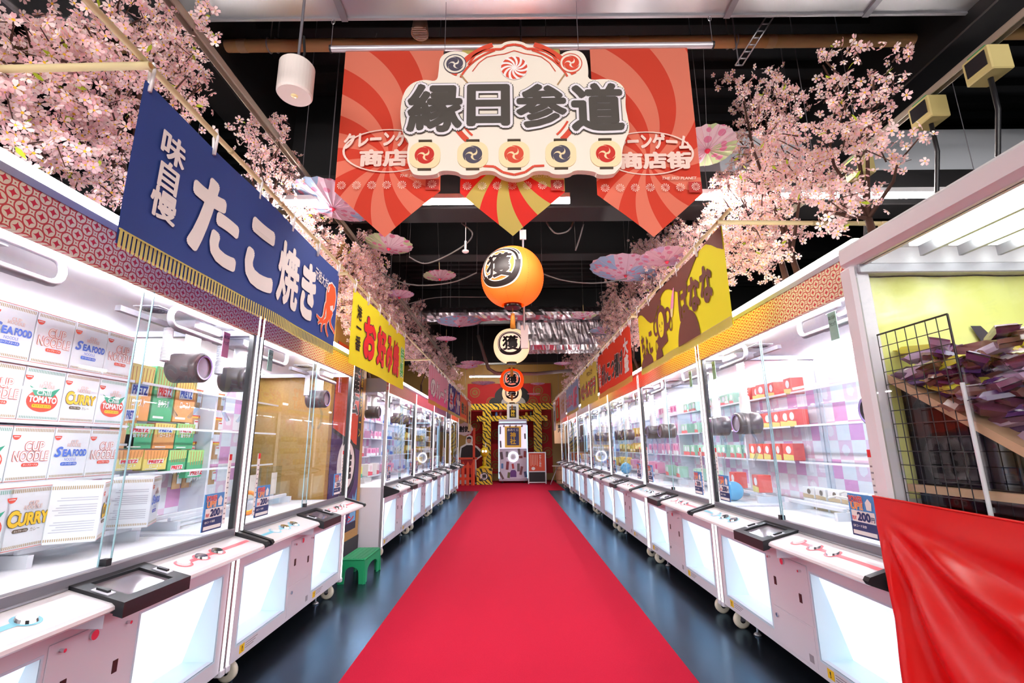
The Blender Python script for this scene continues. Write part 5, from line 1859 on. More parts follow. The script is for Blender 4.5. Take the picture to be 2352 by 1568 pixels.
t = thing('ceiling_duct', 'wide galvanised duct crossing the ceiling above the camera', 'duct')
MB().box(-6.5, 6.5, 0.9, 2.79, 4.215, 4.75).build('duct_body', duct_mat(), t)
for x in (-3.5, -1.2, 1.55, 2.55, 4.4):
    MB().box(x, x + 0.045, 0.88, 2.81, 4.19, 4.215).build('duct_brace', ALUD, t)
for z in (4.215, 4.75):
    MB().box(-6.5, 6.5, 2.79, 2.81, z - 0.015, z + 0.015).build('flange', ALU, t)
PIPE = M('beige_lagging', 'd6ae78', 0.6)
for i, (z, yy, lab) in enumerate(((4.40, 3.22, 'lower beige lagged pipe running across behind the duct'), (4.50, 3.32, 'upper beige lagged pipe running across behind the duct'))):
    t = thing('ceiling_pipe', lab, 'pipe', group='beige lagged ceiling pipes')
    pts = [(-6.5, yy, z), (-3, yy, z), (0, yy, z), (3.3, yy, z), (3.6, yy - 0.04, z - 0.01), (3.9, yy - 0.12, z - 0.06), (4.3, yy - 0.2, z - 0.14), (6.5, yy - 0.22, z - 0.2)]
    MB().tube(pts, 0.048, 12).build('pipe', PIPE, t)
    for k, x in enumerate((-2.2, -0.7, 0.9, 2.1)):
        MB().cyl((x + i * 0.3, yy, z), (x + 0.07 + i * 0.3, yy, z), 0.0505, n=14).build('tape_band', M('lagging_tape', 'd8b88c', 0.6), t)
    for x in (-1.95, 0.1, 1.85):
        MB().cyl((x, yy, z), (x, yy, 4.93), 0.006, n=6).build('hanger', ALUD, t)
        MB().tube([(x, yy + cos(a) * 0.054, z + sin(a) * 0.054) for a in [k * pi / 8 for k in range(16)]], 0.006, 5, closed=True).build('hanger_ring', ALU, t)
RAIL = M('rail_galvanised', 'b9ac9c', 0.4, 0.5)
for X, lab in ((-1.62, 'cable rail running along the left side under the ceiling'), (2.61, 'cable rail running along the right side under the ceiling')):
    t = thing('cable_rail', lab, 'rail', group='cable rails along the aisle')
    g = MB()
    g.box(X - 0.022, X + 0.022, 0.3, 14.0, 3.318, 3.323)
    g.box(X - 0.022, X - 0.018, 0.3, 14.0, 3.28, 3.32).box(X + 0.018, X + 0.022, 0.3, 14.0, 3.28, 3.32)
    g.build('channel', RAIL, t)
    for k in range(6):
        MB().cyl((X, 1.6 + 2.2 * k, 3.32), (X, 1.6 + 2.2 * k, 4.93), 0.005, n=6).build('hanger', ALUD, t)
BEIGE = M('beige_box_plastic', 'c9b87c', 0.5)
for k, (px, py) in enumerate(((2300, 150), (2145, 258), (2000, 385))):
    p = at(px, py, Z=3.20)
    t = thing('power_box', ('nearest', 'middle', 'farthest')[k] + ' beige power box clipped under the right cable rail', 'power box', (2.61, p.y, 3.14), group='beige power boxes on the right rail')
    MB().box(-0.06, 0.06, -0.075, 0.075, -0.02, 0.13, bev=0.006).build('housing', BEIGE, t)
    MB().box(-0.064, -0.06, -0.055, 0.055, 0.02, 0.11).build('socket_face', BLACK, t)
    MB().box(-0.045, 0.045, -0.05, 0.05, 0.13, 0.145).build('rail_clip', M('clip_green', '3a9a5a', 0.5), t)
    MB().tube([(0.0, 0, -0.02), (0.02, 0.02, -0.2), (0.0, 0.06, -0.45), (0.04, 0.1, -0.8), (0.1, 0.1, -1.1)], 0.012, 8).build('cable', BLACK, t)
t = thing('emergency_light', 'white round emergency light hanging by the left pennant', 'light', (-1.27, 2.4, 3.23))
MB().lathe([(0.0, 0.0), (0.092, 0.0), (0.1, 0.01), (0.1, 0.2), (0.09, 0.212), (0.0, 0.212)], 32, smooth=False).build('housing', M('emergency_white', 'efe4de', 0.5), t)
MB().lathe([(0.0, -0.004), (0.018, -0.003), (0.02, 0.0)], 16).build('lens', M('emergency_lens', 'fff2b0', 0.2), t)
MB().cyl((0.0, 0, 0.21), (0.0, 0, 1.7), 0.009, n=8).build('hanger', ALUD, t)
MB().tube([(0.02, 0.0, 0.21), (0.035, 0, 0.30), (0.02, 0, 0.42)], 0.008, 6).build('cable', DARK, t)
t = thing('perforated_strut', 'perforated metal strut hanging from the ceiling right of the pennants', 'strut')
a, b = at(1790, 5, Y=2.86), at(1697, 150, Y=3.1)
d = (b - a)
n_ = 9
for s in (-1, 1):
    off = Vector((0.028 * s, 0, 0))
    MB().tube([a + off, b + off], 0.007, 4).build('side_bar', ALU, t)
for k in range(n_ + 1):
    c = a.lerp(b, k / n_)
    MB().tube([c - Vector((0.028, 0, 0)), c + Vector((0.028, 0, 0))], 0.006, 4).build('rung', ALU, t)
MB().cyl(b, (b.x, b.y, 4.93), 0.006, n=6).build('hanger', ALUD, t)
t = thing('ceiling_speaker', 'open white cylinder speaker tucked above the sign', 'speaker', at(965, 62, Y=3.0))
sp_ = MB().lathe([(0.05, 0.05), (0.062, -0.06), (0.066, -0.065), (0.066, -0.055), (0.054, 0.055), (0.0, 0.055)], 24)
sp_.build('cup', M('speaker_beige', 'd8c4ac', 0.5), t)
g = MB()
for k in range(-3, 4):
    g.box(-0.055, 0.055, k * 0.016 - 0.002, k * 0.016 + 0.002, -0.058, -0.055)
g.build('grille', PAPER, t)
MB().cyl((0, 0, 0.05), (0, 0, 0.55), 0.008, n=6).build('hanger', ALUD, t)


def tube_light(x0, x1, y, z, label):
    t = thing('ceiling_tube_light', label, 'light', (x0, y, z), group='white tube lights under the ceiling')
    MB().cyl((0, 0, 0), (x1 - x0, 0, 0), 0.019, n=12).build('tube', LAMP_TUBE, t)
    MB().box(0, x1 - x0, -0.03, 0.03, 0.02, 0.06).build('fixture', WHITE, t)
    for x in (0.15, x1 - x0 - 0.15):
        MB().cyl((x, 0, 0.06), (x, 0, 4.93 - z), 0.003, n=5).build('hanger', ALUD, t)


tube_light(-0.75, 0.48, 3.46, 3.12, 'white tube light shining behind the swirl pennants')
tube_light(1.45, 2.65, 3.46, 3.14, 'white tube light behind the right pennant and blossoms')
tube_light(2.75, 3.95, 3.46, 3.14, 'white tube light at the far right above the candy case')
tube_light(-2.75, -1.55, 3.46, 3.12, 'white tube light behind the slim left blossom tree')
tube_light(-1.38, -0.15, 15.25, 3.405, 'distant white tube light before the gold wall')
for k, (yy, nm) in enumerate(((-0.9, 'just behind'), (-4.4, 'far behind'))):
    for x0, sd in ((-2.75, 'left'), (-0.6, 'middle'), (1.45, 'right')):
        tube_light(x0, x0 + 1.2, yy, 3.3, '%s white tube light %s the camera position' % (sd, nm))

def foil_mat():
    m = M('crinkled_foil', 'd8d0d6', 0.3, 1.0)
    n = NT(m)
    n.bump(n.noise(3.0, 3), 0.6, 0.06)
    return m


FOIL = foil_mat()
t = thing('foil_duct', 'crinkled silver foil wrapped duct hanging across the aisle', 'duct')
g = MB()
nx, na = 60, 20
for (x0, x1, yc, zc, ry, rz) in ((0.1, 2.1, 9.0, 3.28, 0.3, 0.34),):
    vs, fs = [], []
    for i in range(nx + 1):
        for j in range(na):
            a = 2 * pi * j / na
            q = max(abs(cos(a)), abs(sin(a)))
            k = 0.86 + rnd.uniform(-0.02, 0.02) + 0.1 * (1 / q - 1)
            vs.append((x0 + (x1 - x0) * i / nx + rnd.uniform(-0.01, 0.01), yc + cos(a) * ry / q * k, zc + sin(a) * rz / q * k))
    for i in range(nx):
        for j in range(na):
            fs.append((i * na + j, i * na + (j + 1) % na, (i + 1) * na + (j + 1) % na, (i + 1) * na + j))
    fs += [tuple(range(na - 1, -1, -1)), tuple(range(nx * na, nx * na + na))]
    g.add(vs, fs, 0, False)
g.build('foil_box', FOIL, t)
g = MB()
vs, fs = [], []
for i in range(81):
    for j in range(14):
        a = 2 * pi * j / 14
        r = 0.13 * (1 + rnd.uniform(-0.1, 0.1))
        vs.append((-1.95 + 4.6 * i / 80, 8.75 + cos(a) * r, 3.68 + sin(a) * r))
for i in range(80):
    for j in range(14):
        fs.append((i * 14 + j, i * 14 + (j + 1) % 14, (i + 1) * 14 + (j + 1) % 14, (i + 1) * 14 + j))
g.add(vs, fs).build('foil_pipe', FOIL, t)
for x in (-1.2, 0.4, 1.8):
    MB().cyl((x, 8.9, 3.6), (x, 8.9, 4.93), 0.006, n=6).build('hanger', ALUD, t)
p0, p1 = at(1935, 298, Y=4.7), at(1935, 412, Y=4.7)
t = thing('air_conditioning_duct', 'pale white duct behind the right blossom tree', 'duct')
MB().box(2.35, 6.8, 4.7, 5.5, p1.z, p0.z, bev=0.01).build('duct_body', M('pale_duct_paint', 'eef3fc', 0.5), t)
for x in (3.0, 4.6):
    MB().cyl((x, 5.0, p0.z), (x, 5.0, 4.93), 0.008, n=6).build('hanger', ALUD, t)
t = thing('conduit', 'pale bent conduit in front of the gold wall', 'pipe')
q = [at(x, y, Y=12.0) for x, y in ((1098, 770), (1112, 815), (1122, 846), (1140, 857), (1230, 858), (1320, 850))]
MB().tube(q, 0.045, 10).build('pipe', M('conduit_pale', '9a8f8c', 0.5), t)
MB().cyl(q[0], (q[0].x, q[0].y, 4.93), 0.02, n=6).build('hanger', ALUD, t)
WIRE = M('cable_grey', '6a6666', 0.6)
for k, (Y, pts, lab) in enumerate(((5.2, ((860, 610), (900, 640), (960, 655), (1040, 648), (1095, 626)), 'sagging grey cable left of the orange lantern'),
                                   (5.2, ((1245, 628), (1300, 645), (1370, 650), (1440, 640)), 'sagging grey cable right of the orange lantern'),
                                   (4.6, ((1060, 512), (1085, 535), (1070, 560), (1020, 590), (975, 605), (940, 590)), 'looping grey cable below the left pennant'),
                                   (4.6, ((1255, 510), (1275, 535), (1305, 530), (1318, 508)), 'small grey cable loop right of the lantern top'),
                                   (4.6, ((1340, 515), (1332, 545), (1322, 575)), 'short grey cable dangling beside the right pennant'),
                                   (7.0, ((930, 700), (1000, 683), (1100, 682), (1180, 681)), 'thin straight cable crossing behind the orange lantern'))):
    c = [at(x, y, Y=Y) for x, y in pts]
    q = []
    for i in range(len(c) - 1):
        p0_, p1_, p2_, p3_ = c[max(i - 1, 0)], c[i], c[i + 1], c[min(i + 2, len(c) - 1)]
        for j in range(5):
            u = j / 5
            q.append(0.5 * ((2 * p1_) + (p2_ - p0_) * u + (2 * p0_ - 5 * p1_ + 4 * p2_ - p3_) * u * u + (3 * p1_ - p0_ - 3 * p2_ + p3_) * u ** 3))
    q.append(c[-1])
    t = thing('hanging_cable', lab, 'cable', group='loose cables under the ceiling')
    MB().tube(q, 0.008, 6).build('cable', WIRE, t)
    for e in (q[0], q[-1]):
        MB().cyl(e, (e.x, e.y, 4.96), 0.002, n=4).build('tie_wire', WIRE, t)
t = thing('smoke_detector', 'small white detector hanging left of the orange lantern', 'detector', at(1069, 578, Y=4.6))
MB().lathe([(0.0, -0.012), (0.024, -0.01), (0.036, 0.0), (0.036, 0.012), (0.0, 0.014)], 18).build('body', WHITE, t)
MB().cyl((0, 0, 0.012), (0, 0, 0.12), 0.012, n=8).cyl((0, 0, 0.12), (0, 0, 1.9), 0.004, n=5).build('stem', PAPER, t)
t = thing('wall_light_bracket', 'grey bracket pole with white plate behind the lantern', 'bracket')
a, b = at(1201, 538, Y=4.7), at(1205, 800, Y=4.9)
MB().cyl((a.x, a.y, a.z - 0.05), (b.x, b.y, b.z + 0.15), 0.012, n=8).build('pole', ALU, t)
MB().box(a.x - 0.035, a.x + 0.035, a.y - 0.01, a.y + 0.01, a.z - 0.06, a.z + 0.05).build('plate', PAPER, t)
MB().box(b.x - 0.04, b.x + 0.04, b.y - 0.02, b.y + 0.02, b.z, b.z + 0.25).build('sensor_head', PAPER, t)
MB().cyl((a.x, a.y, a.z), (a.x, a.y, 4.93), 0.006, n=6).build('hanger', ALUD, t)

# ------------------------------------------------------------------ gold pillar with its vertical sign, green stool
t = thing('gold_pillar', 'square gold papered pillar between the second and third left machines', 'pillar', (0, 0, 0))
PXF = -1.70
MB().box(-2.62, PXF, 4.42, 5.46, 0.27, 3.25).build('shaft', GOLD, t)
MB().box(-2.62, PXF, 4.42, 5.46, 3.25, 4.92).build('upper_shaft', BEAM, t)
MB().box(-2.63, PXF + 0.008, 4.41, 5.47, 0.0, 0.27).build('base', M('pillar_dark_base', '2c2a30', 0.6), t)
t = thing('vertical_sign', 'tall purple and orange vertical sign with a round white emblem on the gold pillar', 'sign', (PXF + 0.002, 4.50, 0.36), pi / 2)
VW, VH = 0.84, 1.86


def pt(px, py, X=PXF + 0.006):
    p = at(px, py, X=X)
    return p.y - 4.50, p.z - 0.36


MB().box(0, VW, -0.006, 0, 0, VH).build('panel', M('sign_purple_ground', '4a2a62', 0.6), t)
MB().quad((0, -0.007, 0.0), (VW, -0.007, 0.0), (VW, -0.007, 0.07), (0, -0.007, 0.07)).build('navy_foot', M('sign_navy_foot', '1c1e38', 0.6), t)
MB().add([(0, -0.007, 1.02), (VW * 0.86, -0.007, 0.86), (VW * 0.86, -0.007, VH), (0, -0.007, VH)], [(0, 1, 2, 3)]).build('orange_field', M('sign_orange', 'dc4a22', 0.6), t)
MB().add([(VW * 0.86, -0.0075, 0.82), (VW, -0.0075, 0.80), (VW, -0.0075, VH), (VW * 0.86, -0.0075, VH)], [(0, 1, 2, 3)]).add([(0, -0.0075, 0.98), (VW * 0.86, -0.0075, 0.82), (VW * 0.86, -0.0075, 0.86), (0, -0.0075, 1.02)], [(0, 1, 2, 3)]).build('black_band', BLACK_INK, t)
txt(t, '推の極めるゾーン', (VW * 0.885, 0.95, VW * 0.975, VH - 0.04), CUR_YEL, -0.010, 0.02, vertical=True)
txt(t, '獲推広', (VW * 0.42, 1.18, VW * 0.84, VH - 0.02), BLACK_INK, -0.011, 0.04, vertical=True, outline=((0.035, WHITE_INK, 0.0015),))
ex, ez = VW * 0.52, 0.66
MB().flat(circle(ex, ez, 0.27), -0.009).build('emblem_ground', WHITE_INK, t)
MB().ringflat(ex, ez, 0.235, 0.275, -0.0105, -2.4, 2.2, 40).ringflat(ex, ez - 0.02, 0.285, 0.305, -0.0105, -2.6, -0.4, 30).build('emblem_ring', BLACK_INK, t)
txt(t, '推', (ex - 0.15, ez - 0.16, ex + 0.15, ez + 0.16), BLACK_INK, -0.0115, 0.045)
cr = MB()
cr.flat(circle(VW * 0.42, 0.22, 0.095, 20, 1.2), -0.009, 0)
for s in (-1, 1):
    cr.flat(circle(VW * 0.42 + s * 0.045, 0.25, 0.03, 12), -0.0105, 1)
    cr.flat(circle(VW * 0.42 + s * 0.045, 0.25, 0.013, 10), -0.0115, 2)
    cr.flat([(VW * 0.42 + s * 0.02, 0.30), (VW * 0.42 + s * 0.045, 0.30), (VW * 0.42 + s * 0.11, 0.44), (VW * 0.42 + s * 0.095, 0.44)], -0.0095, 1)
cr.flat([(VW * 0.42 - 0.05, 0.18), (VW * 0.42 + 0.05, 0.18), (VW * 0.42 + 0.03, 0.165), (VW * 0.42 - 0.03, 0.165)], -0.0105, 1)
cr.build('red_creature_print', (M('creature_red', 'dc3440', 0.6), WHITE_INK, BLACK_INK), t)
MB().flat([(VW * 0.66, 0.08), (VW * 0.97, 0.08), (VW * 0.97, 0.42), (VW * 0.88, 0.30), (VW * 0.82, 0.36), (VW * 0.78, 0.2)], -0.0085).build('blue_splash', M('splash_blue', '6aaede', 0.6), t)
txt(t, 'ドドン', (VW * 0.2, 0.085, VW * 0.9, 0.15), M('creature_red'), -0.0105, 0.05)

t = thing('step_stool', 'green plastic step stool on the floor by the gold pillar', 'stool', (-1.46, 4.84, 0))
GREENP = M('green_plastic', '149a62', 0.45)
g = MB()
hx, hy, hz = 0.115, 0.255, 0.21
g.box(-hx, hx, -hy, hy, hz - 0.022, hz, bev=0.008)
g.build('seat_board', GREENP, t)
for k in range(5):
    x = -hx + 0.03 + k * 0.0425
    MB().box(x, x + 0.008, -hy + 0.02, hy - 0.02, hz, hz + 0.003).build('tread_ridge', GREENP, t)


def arch(x0, x1, h, leg, plane, c, th, sl):
    """panel with an arched cut-out"""
    pts = [(x0 - sl, 0), (x0 - sl + leg, 0)]
    xm, r = (x0 + x1) / 2, (x1 - x0) / 2 - leg + sl * 0.5
    top = h * 0.72
    for i in range(9):
        a = pi - pi * i / 8
        pts.append((xm + cos(a) * r, top - 0.05 + 0.05 * sin(a)))
    pts += [(x1 + sl - leg, 0), (x1 + sl, 0), (x1, h), (x0, h)]
    m_ = MB().poly(pts, c, c + th)
    if plane == 'x':
        m_.v = [(y, x, z) for x, y, z in m_.v]
        m_.f = [f[::-1] for f in m_.f]
    return m_


for c in (-hy, hy - 0.012):
    arch(-hx, hx, hz - 0.01, 0.06, 'y', c, 0.012, 0.012).build('end_panel', GREENP, t)
for c in (-hx, hx - 0.012):
    arch(-hy, hy, hz - 0.01, 0.10, 'x', c, 0.012, 0.012).build('side_panel', GREENP, t)

# ------------------------------------------------------------------ far end of the aisle
def tiger_mat():
    m = M('tiger_stripe', 'e6c028', 0.5)
    n = NT(m)
    w = n.n('ShaderNodeTexWave')
    w.bands_direction = 'DIAGONAL'
    w.inputs['Scale'].default_value = 4.2
    w.inputs['Distortion'].default_value = 5.0
    w.inputs['Detail'].default_value = 1.0
    w.inputs['Detail Scale'].default_value = 1.4
    n.link(n.n('ShaderNodeTexCoord').outputs['Object'], w.inputs['Vector'])
    f = n.math('LESS_THAN', w.outputs['Fac'], 0.26)
    n.link(n.mix(f, S('ecc62a'), S('15120c')), n.b.inputs['Base Color'])
    return m


TIGER = tiger_mat()
WALLRED = M('red_wall_cloth', 'c01818', 0.7)
CRESTG = M('crest_gold', '9a6a2a', 0.6)
t = thing('red_wall_hanging', 'big red wall hanging with gold paw and comma crests on the far wall', 'wall hanging')
MB().box(-1.62, 1.42, 17.15, 17.19, 0.25, 3.42).build('cloth', WALLRED, t)
cc = [(-1.35, 3.1), (-0.75, 2.75), (0.95, 3.15), (0.75, 2.75), (1.2, 2.85), (-1.35, 1.9), (-1.35, 0.95), (-1.2, 1.45), (1.2, 1.95), (1.25, 0.95), (1.1, 1.45), (-0.55, 1.6), (-0.5, 0.9), (0.62, 1.3), (-0.6, 0.5)]
for i, (x, z) in enumerate(cc):
    c = MB()
    c.ringflat(x, z, 0.15, 0.185, 17.145, 0, 2 * pi, 28)
    crest(x, z, 0.12, 17.145, c, a=0.4 * i)
    c.build('gold_crest', CRESTG, t)
fg = MB()
fg.flat(circle(0.0, 2.95, 0.42, 28, 1.5), 17.14, 0)
fg.flat(circle(0.05, 2.72, 0.26, 24, 1.7), 17.135, 1)
fg.flat(circle(-0.62, 2.75, 0.16, 20, 1.3), 17.138, 0)
fg.build('dark_printed_shape', (M('print_black', '1a1518', 0.6), M('print_pale', 'c9c0bc', 0.6)), t)
t = thing('striped_gate', 'yellow and black tiger-striped shrine gate at the end of the aisle', 'gate')
GY = 16.45
for x0 in (-1.02, 0.735):
    MB().box(x0, x0 + 0.28, GY, GY + 0.26, 0, 2.42).build('pillar', TIGER, t)
MB().box(-1.48, 1.42, GY - 0.03, GY + 0.29, 2.42, 2.63).build('top_beam', TIGER, t)
MB().box(-1.22, 1.22, GY + 0.02, GY + 0.24, 2.03, 2.21).build('lower_beam', TIGER, t)
pq = MB()
pts = []
px0, px1, pz0, pz1 = -0.17, 0.22, 2.06, 2.60
for (xa, za, xb, zb), n in (((px0, pz0, px1, pz0), 6), ((px1, pz0, px1, pz1), 8), ((px1, pz1, px0, pz1), 6), ((px0, pz1, px0, pz0), 8)):
    for i in range(n):
        for q, off in ((0.0, 0.0), (0.5, 0.018)):
            u = (i + q) / n
            x, z = xa + (xb - xa) * u, za + (zb - za) * u
            nx_, nz_ = (zb - za), -(xb - xa)
            l_ = sqrt(nx_ ** 2 + nz_ ** 2)
            pts.append((x + nx_ / l_ * off, z + nz_ / l_ * off))
plq = thing('gate_plaque', 'scalloped white plaque with a black field on the striped gate', 'plaque', (0, 0, 0))
MB().poly(pts, GY - 0.07, GY - 0.031).build('frame', PAPER, plq)
MB().box(px0 + 0.08, px1 - 0.08, GY - 0.076, GY - 0.07, pz0 + 0.08, pz1 - 0.08).build('field', M('print_black'), plq)
txt(plq, '神社', (px0 + 0.12, pz0 + 0.12, px1 - 0.12, pz1 - 0.2), CUR_YEL, GY - 0.08, 0.03, vertical=True)
txt(plq, 'おみくじ', (px0 + 0.1, pz1 - 0.18, px1 - 0.1, pz1 - 0.11), WHITE_INK, GY - 0.08, 0.03)
# things on the lower beam
for i, (x, c_, h_) in enumerate(((-0.55, '3a5a9a', 0.14), (-0.4, '7a2a2a', 0.16), (0.5, 'c8a030', 0.12), (0.66, '2a2a2e', 0.17), (-0.75, '2c2a2e', 0.15))):
    o = thing('beam_ornament', ('blue', 'dark red', 'golden', 'black', 'charcoal')[i] + ' round-headed ornament standing on the lower striped beam', 'ornament', (x, GY + 0.12, 2.21), group='ornaments on the striped gate')
    MB().lathe([(0.0, 0.0), (0.05, 0.0), (0.055, 0.04), (0.035, h_ * 0.6)], 14).build('body', M('orn_' + c_, c_, 0.5), o)
    MB().lathe([(0.0, h_ * 0.5), (0.04, h_ * 0.62), (0.045, h_ * 0.8), (0.03, h_), (0.0, h_ * 1.03)], 14).build('head', M('orn_' + c_), o)

# fortune machine
t = thing('fortune_machine', 'white fortune game cabinet with ring light and gold-framed panel under the gate', 'game cabinet', (0.02, 15.95, 0))
LAVW = M('cabinet_lavender', 'dcd4ea', 0.4)
hw = 0.475
MB().box(-hw, hw, 0, 0.55, 0.07, 1.92, bev=0.02).build('cabinet', LAVW, t)
MB().poly([(-hw, 1.92), (hw, 1.92), (hw - 0.005, 2.06), (-hw + 0.005, 2.06)], -0.04, 0.5).build('header', LAVW, t)
MB().box(-hw + 0.04, hw - 0.04, -0.045, -0.04, 1.95, 1.975).build('header_light', M('cyan_strip_light', 'bfeeff', emit=1.4, ehex='9adcff'), t)
for s in (-1, 1):
    MB().box(s * hw - 0.008, s * hw + 0.008, -0.012, 0.02, 0.16, 1.86).build('edge_light', M('cyan_strip_light'), t)
MB().box(-hw + 0.03, hw - 0.03, -0.012, 0.0, 1.10, 1.88).build('upper_door', M('cabinet_white_glow', 'f6f2ff', 0.4, emit=0.35, ehex='f0eaff'), t)
f = MB().box(-0.27, 0.27, -0.04, -0.012, 1.14, 1.83).build('gold_frame', M('frame_gold', 'e0b23c', 0.35, 0.3), t)
MB().box(-0.2, 0.2, -0.045, -0.04, 1.21, 1.78).build('navy_panel', M('panel_navy', '34356e', 0.4), f)
txt(t, 'おみくじ', (-0.18, 1.67, 0.18, 1.75), WHITE_INK, -0.05, 0.03)
txt(t, '神社', (-0.1, 1.24, 0.1, 1.64), CUR_YEL, -0.05, 0.03, vertical=True)
for x in (-0.3, -0.1, 0.1, 0.3):
    MB().lathe([(0.0, 1.80), (0.03, 1.80), (0.035, 1.84), (0.02, 1.88), (0.0, 1.88)], 10, 0, (x, -0.035, 0)).build('spot_lamp', CHROME, t)
MB().box(-hw + 0.02, hw - 0.02, -0.02, 0.0, 0.13, 1.08, bev=0.008).build('lower_panel', LAVW, t)
MB().tube([(cos(a) * 0.15, -0.03, 0.84 + sin(a) * 0.15) for a in [i * 2 * pi / 32 for i in range(32)]], 0.014, 8, closed=True).build('ring_light', M('ring_light_white', 'ffffff', emit=2.5), t)
MB().lathe([(0.0, -0.024), (0.13, -0.022), (0.13, -0.02)], 28, 0, (0, 0, 0.84), axis='Y').build('dial', M('dial_grey', 'c0bccc', 0.3), t)
for x, z, w, h, r, c_ in ((-0.38, 0.88, 0.09, 0.24, 0.15, '6a5a66'), (-0.2, 0.92, 0.085, 0.18, 0, '7a7480'), (0.2, 1.0, 0.08, 0.2, 0.1, '7a6a70'), (0.39, 0.92, 0.09, 0.2, -0.05, '9a4a50'), (0.25, 0.83, 0.12, 0.08, 0, '8a4a4a'),
                          (-0.36, 0.55, 0.07, 0.16, 0, '5a8ac8'), (-0.19, 0.56, 0.09, 0.26, -0.1, '9a4a54'), (-0.01, 0.54, 0.07, 0.16, 0.15, 'c04a50'), (0.17, 0.5, 0.085, 0.25, 0, '7a7078'), (0.26, 0.4, 0.085, 0.27, -0.2, '8a5a66'),
                          (-0.39, 0.25, 0.07, 0.26, 0.5, '7a5a60'), (-0.15, 0.26, 0.08, 0.18, -0.12, '6a6a40'), (0.4, 0.28, 0.09, 0.18, 0.2, '5a6a9a'), (-0.42, 1.7, 0.05, 0.25, 0, '7a7480'), (-0.41, 1.25, 0.05, 0.22, 0.05, '6a6068'), (0.4, 1.5, 0.05, 0.18, 0.05, '5a5058')):
    cs, sn = cos(r), sin(r)
    yf = -0.0215 if z < 1.09 else -0.014
    MB().add([(x + a * w / 2 * cs - b * h / 2 * sn, yf, z + a * w / 2 * sn + b * h / 2 * cs) for a, b in ((-1, -1), (1, -1), (1, 1), (-1, 1))], [(0, 1, 2, 3)]).build('paper_charm', M('charm_' + c_, c_, 0.7), t)
MB().poly([(-0.1, 0.2), (0.1, 0.2), (0.1, 0.36), (0.06, 0.42), (-0.06, 0.42), (-0.1, 0.36)], -0.035, -0.02).build('purple_slot', M('slot_purple', '6a3a8a', 0.5), t)
for x in (-0.36, 0.36):
    MB().lathe([(0.015, -0.02), (0.035, -0.018), (0.035, 0.018), (0.015, 0.02)], 14, 0, (x, 0.08, 0.043), axis='X').build('caster', BLACK, t)
    MB().box(x - 0.02, x + 0.02, 0.06, 0.1, 0.05, 0.075).build('caster_plate', ALUD, t)

# A-frame sign
t = thing('a_frame_sign', 'silver framed red notice stand beside the fortune machine', 'sign', (0.78, 15.55, 0.0085), 0)
w2 = 0.275
for s in (-1, 1):
    MB().box(s * w2 - 0.018, s * w2 + 0.018, -0.015, 0.015, 0, 0.98).build('upright', ALU, t)
    MB().tube([(s * w2, 0.01, 0.96), (s * w2, 0.28, 0.013)], 0.012, 6).build('rear_leg', ALU, t)
for z in (0.95, 0.36, 0.03):
    MB().box(-w2, w2, -0.012, 0.012, z, z + 0.03).build('cross_bar', ALU, t)
p = MB().box(-w2 + 0.018, w2 - 0.018, -0.008, 0.004, 0.39, 0.95).build('notice_panel', M('notice_red', 'd84a24', 0.5), t)
MB().box(-w2 + 0.018, w2 - 0.018, 0.0, 0.006, 0.06, 0.36).build('lower_panel', M('print_black'), t)
txt(p, 'おみくじ神社', (0.07, 0.52, 0.14, 0.90), WHITE_INK, -0.010, 0.02, vertical=True)
for k in range(5):
    MB().quad((-0.2 + k * 0.05, -0.009, 0.55 + 0.03 * (k % 2)), (-0.185 + k * 0.05, -0.009, 0.55 + 0.03 * (k % 2)), (-0.185 + k * 0.05, -0.009, 0.9), (-0.2 + k * 0.05, -0.009, 0.9)).build('text_column', M('notice_pale', 'f0c8b0', 0.6), p)
MB().flat(circle(-0.12, 0.47, 0.05, 16, 1.2), -0.009).build('pale_picture', PAPER, p)

# wooden tub and leaning stick
t = thing('wooden_tub', 'pale wooden tub with hoops at the right of the far end', 'tub', (1.66, 15.75, 0.0))
WOODT = M('tub_wood', 'c99a78', 0.6)
n = 22
for k in range(n):
    a0, a1 = 2 * pi * k / n + 0.012, 2 * pi * (k + 1) / n - 0.012
    s = MB()
    vs = [(cos(a) * r, sin(a) * r, z) for a in (a0, a1) for r, z in ((0.245, 0.0), (0.285, 0.52), (0.262, 0.52), (0.225, 0.0))]
    s.add(vs, [(0, 3, 2, 1), (4, 5, 6, 7), (0, 1, 5, 4), (1, 2, 6, 5), (2, 3, 7, 6), (3, 0, 4, 7)])
    s.build('stave', WOODT, t)
for z, r in ((0.09, 0.254), (0.42, 0.28)):
    MB().lathe([(r, z), (r + 0.006, z), (r + 0.008, z + 0.04), (r + 0.002, z + 0.04), (r, z)], 32).build('hoop', M('hoop_tan', 'a87a54', 0.5), t)
MB().lathe([(0.0, 0.03), (0.22, 0.03)], 22).build('bottom', WOODT, t)
for a, b, z in ((-0.38, 0.2, 0.53),):
    MB().box(a, b, -0.03, 0.03, z, z + 0.03).build('rim_board', M('rim_pale', 'e8ddd6', 0.6), t)
o = MB().tube([(1.17, 15.2, 0.012), (1.42, 15.48, 0.52)], 0.014, 8).build('leaning_stick', ALU)
tag(o, 'thin grey stick leaning against the wooden tub', 'stick')

